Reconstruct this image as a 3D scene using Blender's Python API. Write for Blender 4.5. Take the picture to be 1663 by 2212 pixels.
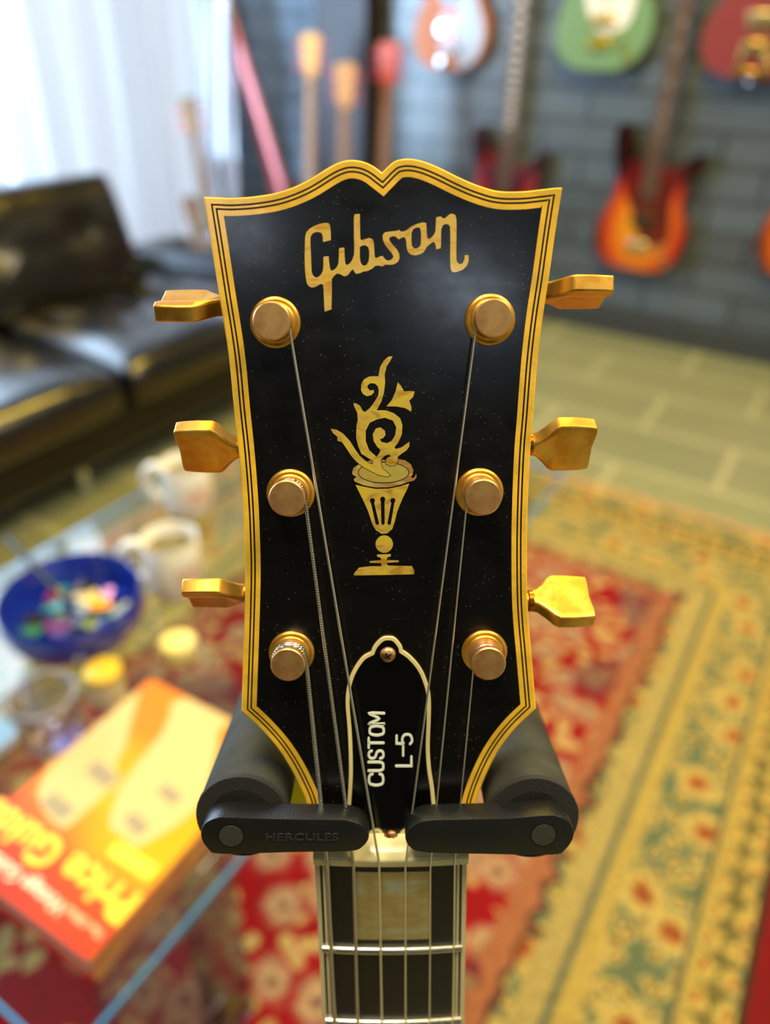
import bpy, bmesh, math, random
from math import sin, cos, tan, atan, radians as R, pi, sqrt
from mathutils import Vector, Matrix, geometry
random.seed(7)
sc = bpy.context.scene
for o in list(bpy.data.objects): bpy.data.objects.remove(o)
C = sc.collection

# ------------------------------------------------------------------ camera
W_, H_, FPX = 1663.0, 2212.0, 1600.0
PITCH, ROLL, CAMZ = R(33), R(1.5), 1.12
cam_d = bpy.data.cameras.new('camera'); cam = bpy.data.objects.new('camera', cam_d); C.objects.link(cam)
fw = Vector((0, cos(PITCH), -sin(PITCH))); up0 = Vector((0, sin(PITCH), cos(PITCH))); rt0 = Vector((1, 0, 0))
cr, sr = cos(ROLL), sin(ROLL)
RT = rt0 * cr + up0 * sr
UP = up0 * cr - rt0 * sr
CAMP = Vector((0, 0, CAMZ))
CAM3 = Matrix((RT, UP, -fw)).transposed()
cam.matrix_world = Matrix.Translation(CAMP) @ CAM3.to_4x4()
cam_d.sensor_fit = 'VERTICAL'; cam_d.sensor_height = 36; cam_d.lens = FPX / H_ * 36
cam_d.clip_start = 0.01
cam_d.dof.use_dof = True; cam_d.dof.focus_distance = 0.190; cam_d.dof.aperture_fstop = 5.4
sc.camera = cam
sc.view_settings.view_transform = 'Standard'; sc.view_settings.look = 'None'
sc.view_settings.gamma = 1; sc.view_settings.exposure = 0.1; sc.view_settings.use_curve_mapping = False

# ------------------------------------------------------------------ room frame (p along the back wall, q away from camera)
YAW = R(-31)
E1 = Vector((cos(YAW), sin(YAW), 0)); E2 = Vector((-sin(YAW), cos(YAW), 0))
def W(p, q, z=0.0): return E1 * p + E2 * q + Vector((0, 0, z))
def ray(px, py):
    a = (px - 831.5) / FPX; b = (1106 - py) / FPX
    return RT * a + UP * b + fw
def on_z(px, py, z=0.0):               # where the sight line meets a level surface: returns room p, q
    r = ray(px, py); t = (z - CAMZ) / r.z; v = CAMP + r * t
    return v.dot(E1), v.dot(E2)

# ------------------------------------------------------------------ world and lights
w = bpy.data.worlds.new('world'); sc.world = w; w.use_nodes = True
bg = w.node_tree.nodes['Background']; bg.inputs[0].default_value = (0.72, 0.85, 1.0, 1); bg.inputs[1].default_value = 1.5
def area(name, loc, target, sx, sy, power, col, spread=180):
    l = bpy.data.lights.new(name, 'AREA'); l.shape = 'RECTANGLE'; l.size = sx; l.size_y = sy
    l.energy = power; l.color = col; l.spread = R(spread)
    o = bpy.data.objects.new(name, l); C.objects.link(o); o.location = loc
    o.rotation_euler = (Vector(target) - Vector(loc)).to_track_quat('-Z', 'Y').to_euler()
    return o
area('window_daylight', W(-3.6, 0.9, 1.8), W(-1.2, 2.0, 0.6), 3.4, 2.6, 250, (0.60, 0.79, 1.0))
area('window_daylight', W(-2.82, 1.5, 1.25), W(-2.66, 3.3, 1.0), 0.5, 1.6, 24, (0.50, 0.75, 1.0), 60)  # extra lamp inside the window, added to brighten the brick corner
area('added_cool_sheen', W(1.85, -2.36, 2.70), W(1.3, 0.4, 1.1), 0.5, 0.22, 2.6, (0.70, 0.84, 1.0))  # unseen lamp behind the camera, added for cool sheen on the headstock face
area('added_cool_sheen', W(0.66, -2.36, 2.66), W(0.3, 0.4, 1.1), 0.35, 0.22, 1.5, (0.70, 0.84, 1.0))  # second added lamp for the headstock sheen, no opening modelled there
area('ceiling_lamp_light', W(-0.9, 1.9, 2.7), W(-1.2, 1.9, 0), 1.3, 0.5, 66, (1.0, 0.68, 0.10))
area('ceiling_lamp_light', W(0.7, 0.9, 2.7), W(0.5, 0.9, 0), 1.4, 0.6, 56, (1.0, 0.82, 0.46))
area('ceiling_lamp_light', W(-0.3, -0.1, 2.75), W(-0.2, 0.0, 0.9), 0.9, 0.5, 38, (1.0, 0.88, 0.60))
area('ceiling_lamp_light', W(1.0, 2.3, 2.7), W(1.0, 2.3, 0), 1.2, 0.5, 24, (1.0, 0.86, 0.55))
def spot(name, loc, target, power, col, ang=60, rad=0.05):
    l = bpy.data.lights.new(name, 'SPOT'); l.energy = power; l.color = col; l.spot_size = R(ang); l.spot_blend = 0.6; l.shadow_soft_size = rad
    o = bpy.data.objects.new(name, l); C.objects.link(o); o.location = loc
    o.rotation_euler = (Vector(target) - Vector(loc)).to_track_quat('-Z', 'Y').to_euler()
spot('added_pink_spot', W(-1.2, 2.2, 2.5), W(-1.85, 3.3, 1.25), 28, (1.0, 0.05, 0.22), 34)  # unseen spot, added to tint the wall purple and redden the tuners

# ------------------------------------------------------------------ materials
def lin(c):
    return tuple((v / 12.92 if v <= 0.04045 else ((v + 0.055) / 1.055) ** 2.4) for v in c)
def hexc(h): return lin(tuple(int(h[i:i + 2], 16) / 255 for i in (0, 2, 4))) + (1,)
class NT:
    def __init__(s, name):
        s.m = bpy.data.materials.new(name); s.m.use_nodes = True; s.t = s.m.node_tree
        s.b = s.t.nodes['Principled BSDF']; s.out = s.t.nodes['Material Output']
    def n(s, typ, **kw):
        nd = s.t.nodes.new(typ)
        for k, v in kw.items():
            if k.startswith('i_'):
                key = k[2:]; key = int(key) if key.isdigit() else key.replace('_', ' ')
                nd.inputs[key].default_value = v
            else: setattr(nd, k, v)
        return nd
    def l(s, a, b): s.t.links.new(a, b)
    def coord(s, kind='Object'): return s.n('ShaderNodeTexCoord').outputs[kind]
    def pos(s): return s.n('ShaderNodeNewGeometry').outputs['Position']
    def math(s, op, a, b=0.0, clamp=False):
        nd = s.n('ShaderNodeMath', operation=op, use_clamp=clamp)
        for i, v in enumerate((a, b)):
            if hasattr(v, 'links'): s.l(v, nd.inputs[i])
            else: nd.inputs[i].default_value = v
        return nd.outputs[0]
    def mix(s, f, a, b):
        nd = s.n('ShaderNodeMix', data_type='RGBA')
        for i, v in ((0, f), (6, a), (7, b)):
            if hasattr(v, 'links'): s.l(v, nd.inputs[i])
            else: nd.inputs[i].default_value = v
        return nd.outputs[2]
    def ramp(s, f, stops, interp='LINEAR'):
        nd = s.n('ShaderNodeValToRGB'); cr = nd.color_ramp; cr.interpolation = interp
        while len(cr.elements) < len(stops): cr.elements.new(0.5)
        for e, (p, c) in zip(cr.elements, stops): e.position = p; e.color = c
        s.l(f, nd.inputs[0]); return nd.outputs[0]
def mat(name, col, rough=0.5, metal=0.0, coat=0.0, var=0.0, vscale=30, bump=0.0, bscale=200, spec=0.5, col2=None, detail=3):
    k = NT(name); b = k.b
    c = hexc(col) if isinstance(col, str) else col
    b.inputs['Base Color'].default_value = c; b.inputs['Roughness'].default_value = rough
    b.inputs['Metallic'].default_value = metal; b.inputs['Coat Weight'].default_value = coat
    b.inputs['Coat Roughness'].default_value = 0.08; b.inputs['Specular IOR Level'].default_value = spec
    if var or col2:
        nz = k.n('ShaderNodeTexNoise', i_Scale=vscale, i_Detail=detail); k.l(k.coord(), nz.inputs['Vector'])
        c2 = hexc(col2) if col2 else tuple(v * (1 - var) for v in c[:3]) + (1,)
        k.l(k.ramp(nz.outputs[0], [(0.38, c), (0.62, c2)]), b.inputs['Base Color'])
    if bump:
        nz = k.n('ShaderNodeTexNoise', i_Scale=bscale, i_Detail=3); k.l(k.coord(), nz.inputs['Vector'])
        bp = k.n('ShaderNodeBump', i_Strength=bump, i_Distance=0.0005); k.l(nz.outputs[0], bp.inputs['Height'])
        k.l(bp.outputs[0], b.inputs['Normal'])
    return k.m
M = {}
M['binding'] = mat('aged_yellow_binding', 'f0bf38', 0.32, coat=0.4, var=0.22, vscale=130, bump=0.15, bscale=900)
M['ivory'] = mat('cream_binding', 'e6dcae', 0.35, coat=0.3, var=0.12, vscale=60)
M['cream_line'] = mat('cream_truss_edge', 'e8d79b', 0.35, coat=0.3, var=0.1, vscale=90)
M['pinstripe'] = mat('black_pinstripe', '181408', 0.35)
M['blackwood'] = mat('black_lacquer', '0d0c0d', 0.25, coat=0.3)
M['ebony'] = mat('ebony', '15120f', 0.45, var=0.5, vscale=300)
M['trussblack'] = mat('gloss_black_plastic', '060607', 0.16, coat=0.2)
M['white'] = mat('white_lettering', 'e6ecdf', 0.4)
M['nut'] = mat('bone_nut', 'efe3ad', 0.22, coat=0.4, var=0.12, vscale=80)
M['brass_cap'] = mat('worn_gold_cap', 'dcb070', 0.38, metal=0.8, col2='c8905c', vscale=230, bump=0.12, bscale=5000)
M['gold'] = mat('gold_plate', 'ecbd58', 0.36, metal=0.85, col2='d69c3c', vscale=160, bump=0.10, bscale=5000)
M['copper'] = mat('copper_worn_gold', 'b5652f', 0.28, metal=1.0, col2='c98a3a', vscale=200)
M['rust'] = mat('rusted_screw', 'e0b480', 0.35, metal=0.7, col2='7a4426', vscale=500)
M['nickel'] = mat('fret_wire', 'd8d3c0', 0.25, metal=1.0)
M['farstring'] = mat('dull_bronze_string', '8f7a5c', 0.5, metal=0.6)
M['farfret'] = mat('dull_fret_wire', '9a9280', 0.5, metal=0.6)
M['chrome'] = mat('chrome', 'dfe3e8', 0.12, metal=1.0)
M['steel'] = mat('plain_steel_string', 'f2eee2', 0.38, metal=1.0)
M['standplastic'] = mat('black_stand_plastic', '151618', 0.34, bump=0.25, bscale=2500, var=0.2, vscale=60)
M['standpin'] = mat('grey_pin', '34352f', 0.6, bump=0.5, bscale=3000)
M['foam'] = mat('black_foam', '3b3c37', 0.75, bump=0.8, bscale=2200, var=0.35, vscale=90, spec=0.3)
M['foam_end'] = mat('foam_end', '222223', 0.8, bump=0.8, bscale=3000)
M['standmetal'] = mat('black_steel_tube', '141414', 0.35, metal=0.3)

def m_wound():
    k = NT('wound_string'); b = k.b; b.inputs['Metallic'].default_value = 1; b.inputs['Roughness'].default_value = 0.28
    wv = k.n('ShaderNodeTexWave', wave_type='BANDS', bands_direction='Y', i_Scale=480.0); k.l(k.coord(), wv.inputs['Vector'])
    k.l(k.ramp(wv.outputs[0], [(0.0, hexc('8a857a')), (0.6, hexc('f4f1e8'))]), b.inputs['Base Color'])
    bp = k.n('ShaderNodeBump', i_Strength=0.8, i_Distance=0.0001); k.l(wv.outputs[0], bp.inputs['Height']); k.l(bp.outputs[0], b.inputs['Normal'])
    return k.m
M['wound'] = m_wound()
def m_face():
    k = NT('black_headstock_veneer'); b = k.b
    b.inputs['Coat Weight'].default_value = 0.35; b.inputs['Coat Roughness'].default_value = 0.12
    co = k.coord()
    v = k.n('ShaderNodeTexVoronoi', i_Scale=900.0); k.l(co, v.inputs['Vector'])
    nz = k.n('ShaderNodeTexNoise', i_Scale=70.0, i_Detail=2.0); k.l(co, nz.inputs['Vector'])
    th = k.math('MULTIPLY', nz.outputs[0], 0.22)
    dust = k.math('LESS_THAN', v.outputs['Distance'], th)
    g = k.n('ShaderNodeSeparateColor'); k.l(v.outputs['Color'], g.inputs[0])
    dust = k.math('MULTIPLY', dust, k.math('GREATER_THAN', g.outputs[0], 0.45))
    n2 = k.n('ShaderNodeTexNoise', i_Scale=25.0, i_Detail=2.0); k.l(co, n2.inputs['Vector'])
    base = k.mix(n2.outputs[0], hexc('070708'), hexc('100d0c'))
    k.l(k.mix(k.math('MULTIPLY', dust, 0.75), base, hexc('6b675c')), b.inputs['Base Color'])
    mp = k.n('ShaderNodeMapping'); mp.inputs['Scale'].default_value = (40, 60, 40); mp.inputs['Rotation'].default_value = (0, 0, 0.5); k.l(co, mp.inputs['Vector'])
    n3 = k.n('ShaderNodeTexNoise', i_Scale=3.0, i_Detail=4.0); k.l(mp.outputs[0], n3.inputs['Vector'])
    k.l(k.ramp(n3.outputs[0], [(0.3, (0.17,) * 3 + (1,)), (0.75, (0.30,) * 3 + (1,))]), b.inputs['Roughness'])
    bp = k.n('ShaderNodeBump', i_Strength=0.03, i_Distance=0.0001); k.l(n3.outputs[0], bp.inputs['Height']); k.l(bp.outputs[0], b.inputs['Normal'])
    return k.m
M['face'] = m_face()
def m_pearl(name, a, b_, c, scale=110):
    k = NT(name); b = k.b; co = k.coord()
    mp = k.n('ShaderNodeMapping'); mp.inputs['Scale'].default_value = (1, 2.2, 1); mp.inputs['Rotation'].default_value = (0, 0, 0.6); k.l(co, mp.inputs['Vector'])
    nz = k.n('ShaderNodeTexNoise', i_Scale=scale, i_Detail=3.0, i_Distortion=1.6); k.l(mp.outputs[0], nz.inputs['Vector'])
    k.l(k.ramp(nz.outputs[0], [(0.33, hexc(a)), (0.5, hexc(b_)), (0.66, hexc(c))]), b.inputs['Base Color'])
    b.inputs['Roughness'].default_value = 0.3; b.inputs['Coat Weight'].default_value = 0.5; b.inputs['Metallic'].default_value = 0.35
    return k.m
M['pearl'] = m_pearl('amber_pearl', 'c4962c', 'e3c457', 'f0cf3a')
M['pearl_warm'] = m_pearl('warm_pearl', 'd99f3a', 'edc765', 'e6ba35')
M['pearl_pink'] = m_pearl('pink_pearl', 'c39a4e', 'bb8a55', 'd8c070')
M['pearl_block'] = m_pearl('fret_pearl', 'ab9864', 'b8a266', 'b4b8a4', 60)

# ------------------------------------------------------------------ mesh helpers
class MB:
    def __init__(s): s.v = []; s.f = []
    def add(s, vs, fs):
        k = len(s.v); s.v += [Vector(v) for v in vs]; s.f += [tuple(i + k for i in f) for f in fs]; return s
    def box(s, c, d, rot=0.0):
        x, y, z = c; a, b, h = d[0] / 2, d[1] / 2, d[2] / 2
        vs = []
        for dz in (-h, h):
            for dx, dy in ((-a, -b), (a, -b), (a, b), (-a, b)):
                vs.append((x + dx * cos(rot) - dy * sin(rot), y + dx * sin(rot) + dy * cos(rot), z + dz))
        return s.add(vs, [(3, 2, 1, 0), (4, 5, 6, 7), (0, 1, 5, 4), (1, 2, 6, 5), (2, 3, 7, 6), (3, 0, 4, 7)])
    def lathe(s, prof, base=(0, 0, 0), axis=(0, 0, 1), seg=32, cap=True):   # prof: (radius, height)
        ax = Vector(axis).normalized(); q = ax.to_track_quat('Z', 'Y').to_matrix(); b = Vector(base); n = len(prof)
        vs = [b + q @ Vector((r * cos(2 * pi * i / seg), r * sin(2 * pi * i / seg), h)) for r, h in prof for i in range(seg)]
        fs = [(j * seg + i, j * seg + (i + 1) % seg, (j + 1) * seg + (i + 1) % seg, (j + 1) * seg + i) for j in range(n - 1) for i in range(seg)]
        if cap: fs += [tuple(range(seg))[::-1], tuple((n - 1) * seg + i for i in range(seg))]
        return s.add(vs, fs)
    def cyl(s, a, b, r, r2=None, seg=20):
        a, b = Vector(a), Vector(b); r2 = r if r2 is None else r2
        return s.lathe([(r, 0), (r2, (b - a).length)], a, b - a, seg)
    def tube(s, pts, r, seg=10):
        pts = [Vector(p) for p in pts]; vs = []; n = len(pts); prev = None
        for i, p in enumerate(pts):
            d = (pts[min(i + 1, n - 1)] - pts[max(i - 1, 0)]).normalized()
            if prev is None:
                x = d.cross(Vector((0, 0, 1)));
                if x.length < 1e-3: x = d.cross(Vector((1, 0, 0)))
            else: x = prev - d * prev.dot(d)
            x.normalize(); prev = x; y = d.cross(x); rr = r[i] if isinstance(r, (list, tuple)) else r
            vs += [p + (x * cos(2 * pi * j / seg) + y * sin(2 * pi * j / seg)) * rr for j in range(seg)]
        fs = [(i * seg + j, i * seg + (j + 1) % seg, (i + 1) * seg + (j + 1) % seg, (i + 1) * seg + j) for i in range(n - 1) for j in range(seg)]
        fs += [tuple(range(seg))[::-1], tuple((n - 1) * seg + j for j in range(seg))]
        return s.add(vs, fs)
    def sphere(s, c, r, sc_=(1, 1, 1), seg=20, rings=12, lo=0.0):
        prof = [(max(1e-5, sin(pi * i / rings)), -cos(pi * i / rings)) for i in range(rings + 1)]
        vs = [(c[0] + a * r * sc_[0] * cos(2 * pi * i / seg), c[1] + a * r * sc_[1] * sin(2 * pi * i / seg), c[2] + h * r * sc_[2]) for a, h in prof for i in range(seg)]
        fs = [(j * seg + i, j * seg + (i + 1) % seg, (j + 1) * seg + (i + 1) % seg, (j + 1) * seg + i) for j in range(rings) for i in range(seg)]
        return s.add(vs, fs)
    def prism(s, loops, z0, z1, bev=0.0):      # 2D loops (first outer, the others holes) in local xy, between z0 and z1
        flat = [Vector((x, y, z1)) for lp in loops for x, y in lp]
        tris = geometry.tessellate_polygon([[Vector((x, y, 0)) for x, y in lp] for lp in loops])
        n = len(flat); k = len(s.v)
        s.v += flat + [Vector((v.x, v.y, z0)) for v in flat]
        for t in tris:
            a, b, c = [flat[i] for i in t]
            t = tuple(t) if (b - a).cross(c - a).z > 0 else tuple(t)[::-1]
            s.f.append(tuple(i + k for i in t)); s.f.append(tuple(i + k + n for i in t[::-1]))
        off = 0
        for lp in loops:
            m = len(lp)
            ar = sum(lp[i][0] * lp[(i + 1) % m][1] - lp[(i + 1) % m][0] * lp[i][1] for i in range(m))
            for i in range(m):
                a, b = off + i, off + (i + 1) % m
                q = (a + k, a + k + n, b + k + n, b + k) if (ar > 0) == (off == 0) or True else None
                s.f.append(q if ar > 0 else q[::-1])
            off += m
        return s
    def ring(s, o, i, z0, z1):                 # wall between two loops of equal length
        n = len(o); vs = [(x, y, z1) for x, y in o] + [(x, y, z1) for x, y in i] + [(x, y, z0) for x, y in o] + [(x, y, z0) for x, y in i]
        fs = []
        for a in range(n):
            b = (a + 1) % n
            fs += [(a, b, n + b, n + a), (2 * n + a, 3 * n + a, 3 * n + b, 2 * n + b), (a, 2 * n + a, 2 * n + b, b), (n + a, n + b, 3 * n + b, 3 * n + a)]
        return s.add(vs, fs)
    def build(s, name, material, parent=None, xf=None, smooth=False, bevel=0.0, bseg=2, sub=0, angle=40):
        me = bpy.data.meshes.new(name)
        me.from_pydata([xf @ v for v in s.v] if xf else s.v, [], s.f); me.update()
        bm = bmesh.new(); bm.from_mesh(me); bmesh.ops.recalc_face_normals(bm, faces=bm.faces); bm.to_mesh(me); bm.free()
        if isinstance(material, (list, tuple)):
            for m_ in material: me.materials.append(m_)
        else: me.materials.append(material)
        o = bpy.data.objects.new(name, me); C.objects.link(o)
        if parent: o.parent = parent
        if smooth:
            for p in me.polygons: p.use_smooth = True
            me.set_sharp_from_angle(angle=R(angle)) if hasattr(me, 'set_sharp_from_angle') else None
        if bevel:
            md = o.modifiers.new('bevel', 'BEVEL'); md.width = bevel; md.segments = bseg; md.limit_method = 'ANGLE'; md.angle_limit = R(35)
            for p in me.polygons: p.use_smooth = True
            md.harden_normals = False
            if hasattr(me, 'set_sharp_from_angle'): me.set_sharp_from_angle(angle=R(50))
        if sub:
            md = o.modifiers.new('sub', 'SUBSURF'); md.levels = sub; md.render_levels = sub
            for p in me.polygons: p.use_smooth = True
        return o
def tag(o, label=None, cat=None, group=None, kind=None):
    if label: o['label'] = label
    if cat: o['category'] = cat
    if group: o['group'] = group
    if kind: o['kind'] = kind
    return o
def empty(name, loc=(0, 0, 0), rz=0.0, m3=None):
    o = bpy.data.objects.new(name, None); C.objects.link(o); o.empty_display_size = 0.05
    if m3 is not None: o.matrix_world = Matrix.Translation(Vector(loc)) @ m3.to_4x4()
    else: o.location = loc; o.rotation_euler = (0, 0, rz)
    return o
def room(name, p, q, z=0.0, rz=0.0): return empty(name, W(p, q, z), YAW + rz)
def copy_tree(o, parent=None):
    c = o.copy(); C.objects.link(c); c.parent = parent
    for ch in o.children: copy_tree(ch, c)
    return c
def cat(pts, n=6, closed=False):               # Catmull-Rom
    out = []; m = len(pts); g = (lambda i: pts[i % m]) if closed else (lambda i: pts[max(0, min(m - 1, i))])
    for i in range(m if closed else m - 1):
        p0, p1, p2, p3 = g(i - 1), g(i), g(i + 1), g(i + 2)
        for j in range(n):
            t = j / n
            out.append(tuple(0.5 * (2 * b + (c - a) * t + (2 * a - 5 * b + 4 * c - d) * t * t + (3 * b - a - 3 * c + d) * t ** 3) for a, b, c, d in zip(p0, p1, p2, p3)))
    if not closed: out.append(tuple(pts[-1]))
    return out
def ccw(lp):
    m = len(lp); ar = sum(lp[i][0] * lp[(i + 1) % m][1] - lp[(i + 1) % m][0] * lp[i][1] for i in range(m))
    return lp if ar > 0 else lp[::-1]
def inset(lp, d):                               # lp ccw
    n = len(lp); out = []
    for i in range(n):
        a, b, c = Vector(lp[i - 1]), Vector(lp[i]), Vector(lp[(i + 1) % n])
        u = (b - a).normalized(); v = (c - b).normalized()
        n1 = Vector((-u.y, u.x)); n2 = Vector((-v.y, v.x)); bi = n1 + n2
        k = d * 2 / max(0.35, bi.length_squared)
        out.append(tuple(b + bi * k))
    return out
def inset_s(lp, d, corners):                    # inset that folds stray points back onto the nearest sharp corner
    out = inset(lp, d); n = len(lp); P = [Vector(p) for p in lp]
    def dist(q):
        m = 1e9
        for i in range(n):
            a, b = P[i], P[(i + 1) % n]; ab = b - a; t = max(0, min(1, (q - a).dot(ab) / max(ab.length_squared, 1e-16)))
            m = min(m, (q - a - ab * t).length)
        return m
    for i in range(n):
        if i in corners: continue
        c = min(corners, key=lambda j: min(abs(i - j), n - abs(i - j)))
        if min(abs(i - c), n - abs(i - c)) < 14 and dist(Vector(out[i])) < abs(d) * 0.97: out[i] = out[c]
    return out
def circ(cx, cy, r, n=24, ry=None):
    ry = r if ry is None else ry
    return [(cx + r * cos(2 * pi * i / n), cy + ry * sin(2 * pi * i / n)) for i in range(n)]
def ribbon(pts, w, closed=False, capn=5):
    n = len(pts); L = []; Rr = []
    P = [Vector(p) for p in pts]
    for i in range(n):
        a = P[i - 1] if (i > 0 or closed) else None; b = P[i]; c = P[(i + 1) % n] if (i < n - 1 or closed) else None
        u = (b - a).normalized() if a is not None else (c - b).normalized(); v = (c - b).normalized() if c is not None else u
        n1 = Vector((-u.y, u.x)); n2 = Vector((-v.y, v.x)); bi = n1 + n2; k = w * min(2.0 / max(0.3, bi.length_squared), 1.6)
        L.append(tuple(b + bi * k)); Rr.append(tuple(b - bi * k))
    if closed: return [L, Rr]
    def cap(c, frm, sgn):
        a0 = math.atan2(frm[1] - c[1], frm[0] - c[0])
        return [(c[0] + w * cos(a0 - pi * j / capn), c[1] + w * sin(a0 - pi * j / capn)) for j in range(1, capn)]
    return [L + cap(pts[-1], L[-1], 1) + Rr[::-1] + cap(pts[0], Rr[0], 1)]
def text_obj(name, body, size, extr, material, parent, xf, offset=0.0, sx=1.0, spacing=1.0):
    cu = bpy.data.curves.new(name, 'FONT'); cu.body = body; cu.size = size; cu.extrude = extr; cu.offset = offset
    cu.align_x = 'CENTER'; cu.align_y = 'CENTER'; cu.space_character = spacing; cu.resolution_u = 4
    t = bpy.data.objects.new('tmp', cu); C.objects.link(t)
    dg = bpy.context.evaluated_depsgraph_get(); me = bpy.data.meshes.new_from_object(t.evaluated_get(dg))
    bpy.data.objects.remove(t); me.name = name
    me.transform(xf @ Matrix.Diagonal((sx, 1, 1, 1))); me.materials.clear(); me.materials.append(material)
    o = bpy.data.objects.new(name, me); C.objects.link(o); o.parent = parent
    return o
# ================================================================== THE GUITAR: local frame u right, v up the headstock face, n out of the face
AL = atan((1106 - 791) / FPX); D0 = 0.1895
GA = R(21.3); DN = 0.1579
MG = Matrix((RT, UP * cos(AL) + fw * -sin(AL), -(UP * sin(AL) + fw * cos(AL)))).transposed()
GLOC = CAMP + (UP * sin(AL) + fw * cos(AL)) * D0
def face_pt(px, py, h=0.0):                     # point of the headstock face plane (height h above it)
    a = (px - 831.5) / FPX; b = (1106 - py) / FPX; t = (D0 - h) / (b * sin(AL) + cos(AL))
    return (t * a, t * (b * cos(AL) - sin(AL)))
def to_local(x, y, z): return Vector((x, y * cos(AL) - z * sin(AL), D0 - (y * sin(AL) + z * cos(AL))))
def neck_hit(px, py, h=0.0):
    a = (px - 831.5) / FPX; b = (1106 - py) / FPX; t = (DN - h) / (b * sin(GA) + cos(GA))
    return to_local(t * a, t * b, t)
DE = GA - AL
NO = neck_hit(845, 1866); NO.x = 0
NDN = Vector((0, -cos(DE), -sin(DE))); NNO = Vector((0, -sin(DE), cos(DE)))
def NP(u, s, h=0.0): return NO + Vector((u, 0, 0)) + NDN * s + NNO * (h - u * u / 0.5)
def neck_us(px, py, h=0.0):
    d = neck_hit(px, py, h) - NO; return d.x, d.dot(NDN)

guitar = empty('archtop_guitar', GLOC, m3=MG)
tag(guitar, 'black-faced guitar headstock and neck with yellow binding, held upright by the black stand', 'guitar')

tl = [(439, 425), (470, 426), (503, 427), (555, 423), (607, 413), (659, 392), (710, 361), (736, 349), (758, 345), (783, 348), (806, 358), (825, 372)]
tr = [(825, 372), (841, 356), (856, 346), (881, 342), (912, 347), (948, 361), (995, 384), (1036, 401), (1077, 412), (1124, 413), (1165, 409), (1200, 405), (1215, 405)]
rs = [(1215, 405), (1200, 500), (1186, 599), (1172, 690), (1161, 785), (1152, 899), (1146, 970), (1142, 1050), (1139, 1151), (1139, 1271), (1142, 1340), (1148, 1410), (1158, 1532)]
rl = [(1158, 1532), (1115, 1573), (1080, 1618), (1053, 1668), (1031, 1726), (1018, 1790), (1012, 1842)]
ll = [(680, 1842), (676, 1790), (660, 1731), (650, 1706), (627, 1660), (596, 1613), (559, 1572), (521, 1537)]
ls = [(521, 1537), (524, 1440), (527, 1340), (529, 1237), (527, 1156), (523, 1075), (515, 977), (505, 885), (493, 765), (472, 632), (453, 511), (439, 425)]
outl = []
for seg in (tl, tr, rs, rl, [(1012, 1842), (680, 1842)], ll, ls):
    outl += (cat(seg, 5) if len(seg) > 2 else seg)[:-1]
OUT = ccw([face_pt(*p) for p in outl])
def idx_of(px): q = Vector(face_pt(*px)); return min(range(len(OUT)), key=lambda i: (Vector(OUT[i]) - q).length)
CRN = [idx_of(p) for p in ((439, 425), (825, 372), (1215, 405), (1158, 1532), (521, 1537), (1012, 1842), (680, 1842))]
mm = 0.001
ins = [inset_s(OUT, d * mm, CRN) for d in (0.0, 0.35, 1.5, 1.95, 2.45, 2.9, 4.15)]
b = MB()
b.ring(ins[0], ins[2], -2.6 * mm, -0.3 * mm)
# bevelled top edge of the outer strip
n_ = len(OUT); vs = [(x, y, -0.3 * mm) for x, y in ins[0]] + [(x, y, 0) for x, y in ins[1]] + [(x, y, 0) for x, y in ins[2]]
b.add(vs, [(r_ * n_ + i, r_ * n_ + (i + 1) % n_, (r_ + 1) * n_ + (i + 1) % n_, (r_ + 1) * n_ + i) for r_ in (0, 1) for i in range(n_)])
b.ring(ins[3], ins[4], -1 * mm, 0.0); b.ring(ins[5], ins[6], -1 * mm, 0.0)
b.build('binding', M['binding'], guitar, smooth=True, angle=30)
b = MB(); b.ring(ins[2], ins[3], -1 * mm, -0.03 * mm); b.ring(ins[4], ins[5], -1 * mm, -0.03 * mm); b.build('binding_pinstripe', M['pinstripe'], guitar)
MB().prism([ins[6]], -1 * mm, 0.0).build('headstock_face', M['face'], guitar)
MB().prism([inset(OUT, 0.3 * mm)], -14 * mm, -1.2 * mm).build('headstock_core', M['blackwood'], guitar, bevel=0.8 * mm)

# ---- pearl logo
def A_(p): return face_pt(640 + p[0] * 0.12026, 440 + p[1] * 0.12026)
def B_(p): return face_pt(820 + p[0] * 0.12628, 440 + p[1] * 0.12628)
lg = [A_(p) for p in [(480, 690), (620, 655), (618, 500), (608, 400), (585, 355), (520, 345), (430, 360), (330, 395), (240, 450), (180, 510), (158, 600), (152, 800), (150, 1000), (155, 1180), (170, 1330), (190, 1430), (220, 1480), (270, 1505), (330, 1500), (380, 1475), (415, 1450), (455, 1442), (480, 1460), (490, 1560), (500, 1800), (508, 1940), (632, 1900), (636, 1700), (638, 1500), (638, 1350), (680, 1295), (730, 1255), (790, 1265), (840, 1298), (880, 1305), (930, 1280), (980, 1210), (1020, 1180), (1045, 1230), (1075, 1260), (1140, 1250), (1200, 1220), (1280, 1210), (1360, 1170), (1420, 1115), (1480, 1110), (1540, 1130), (1600, 1095)]]
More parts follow.
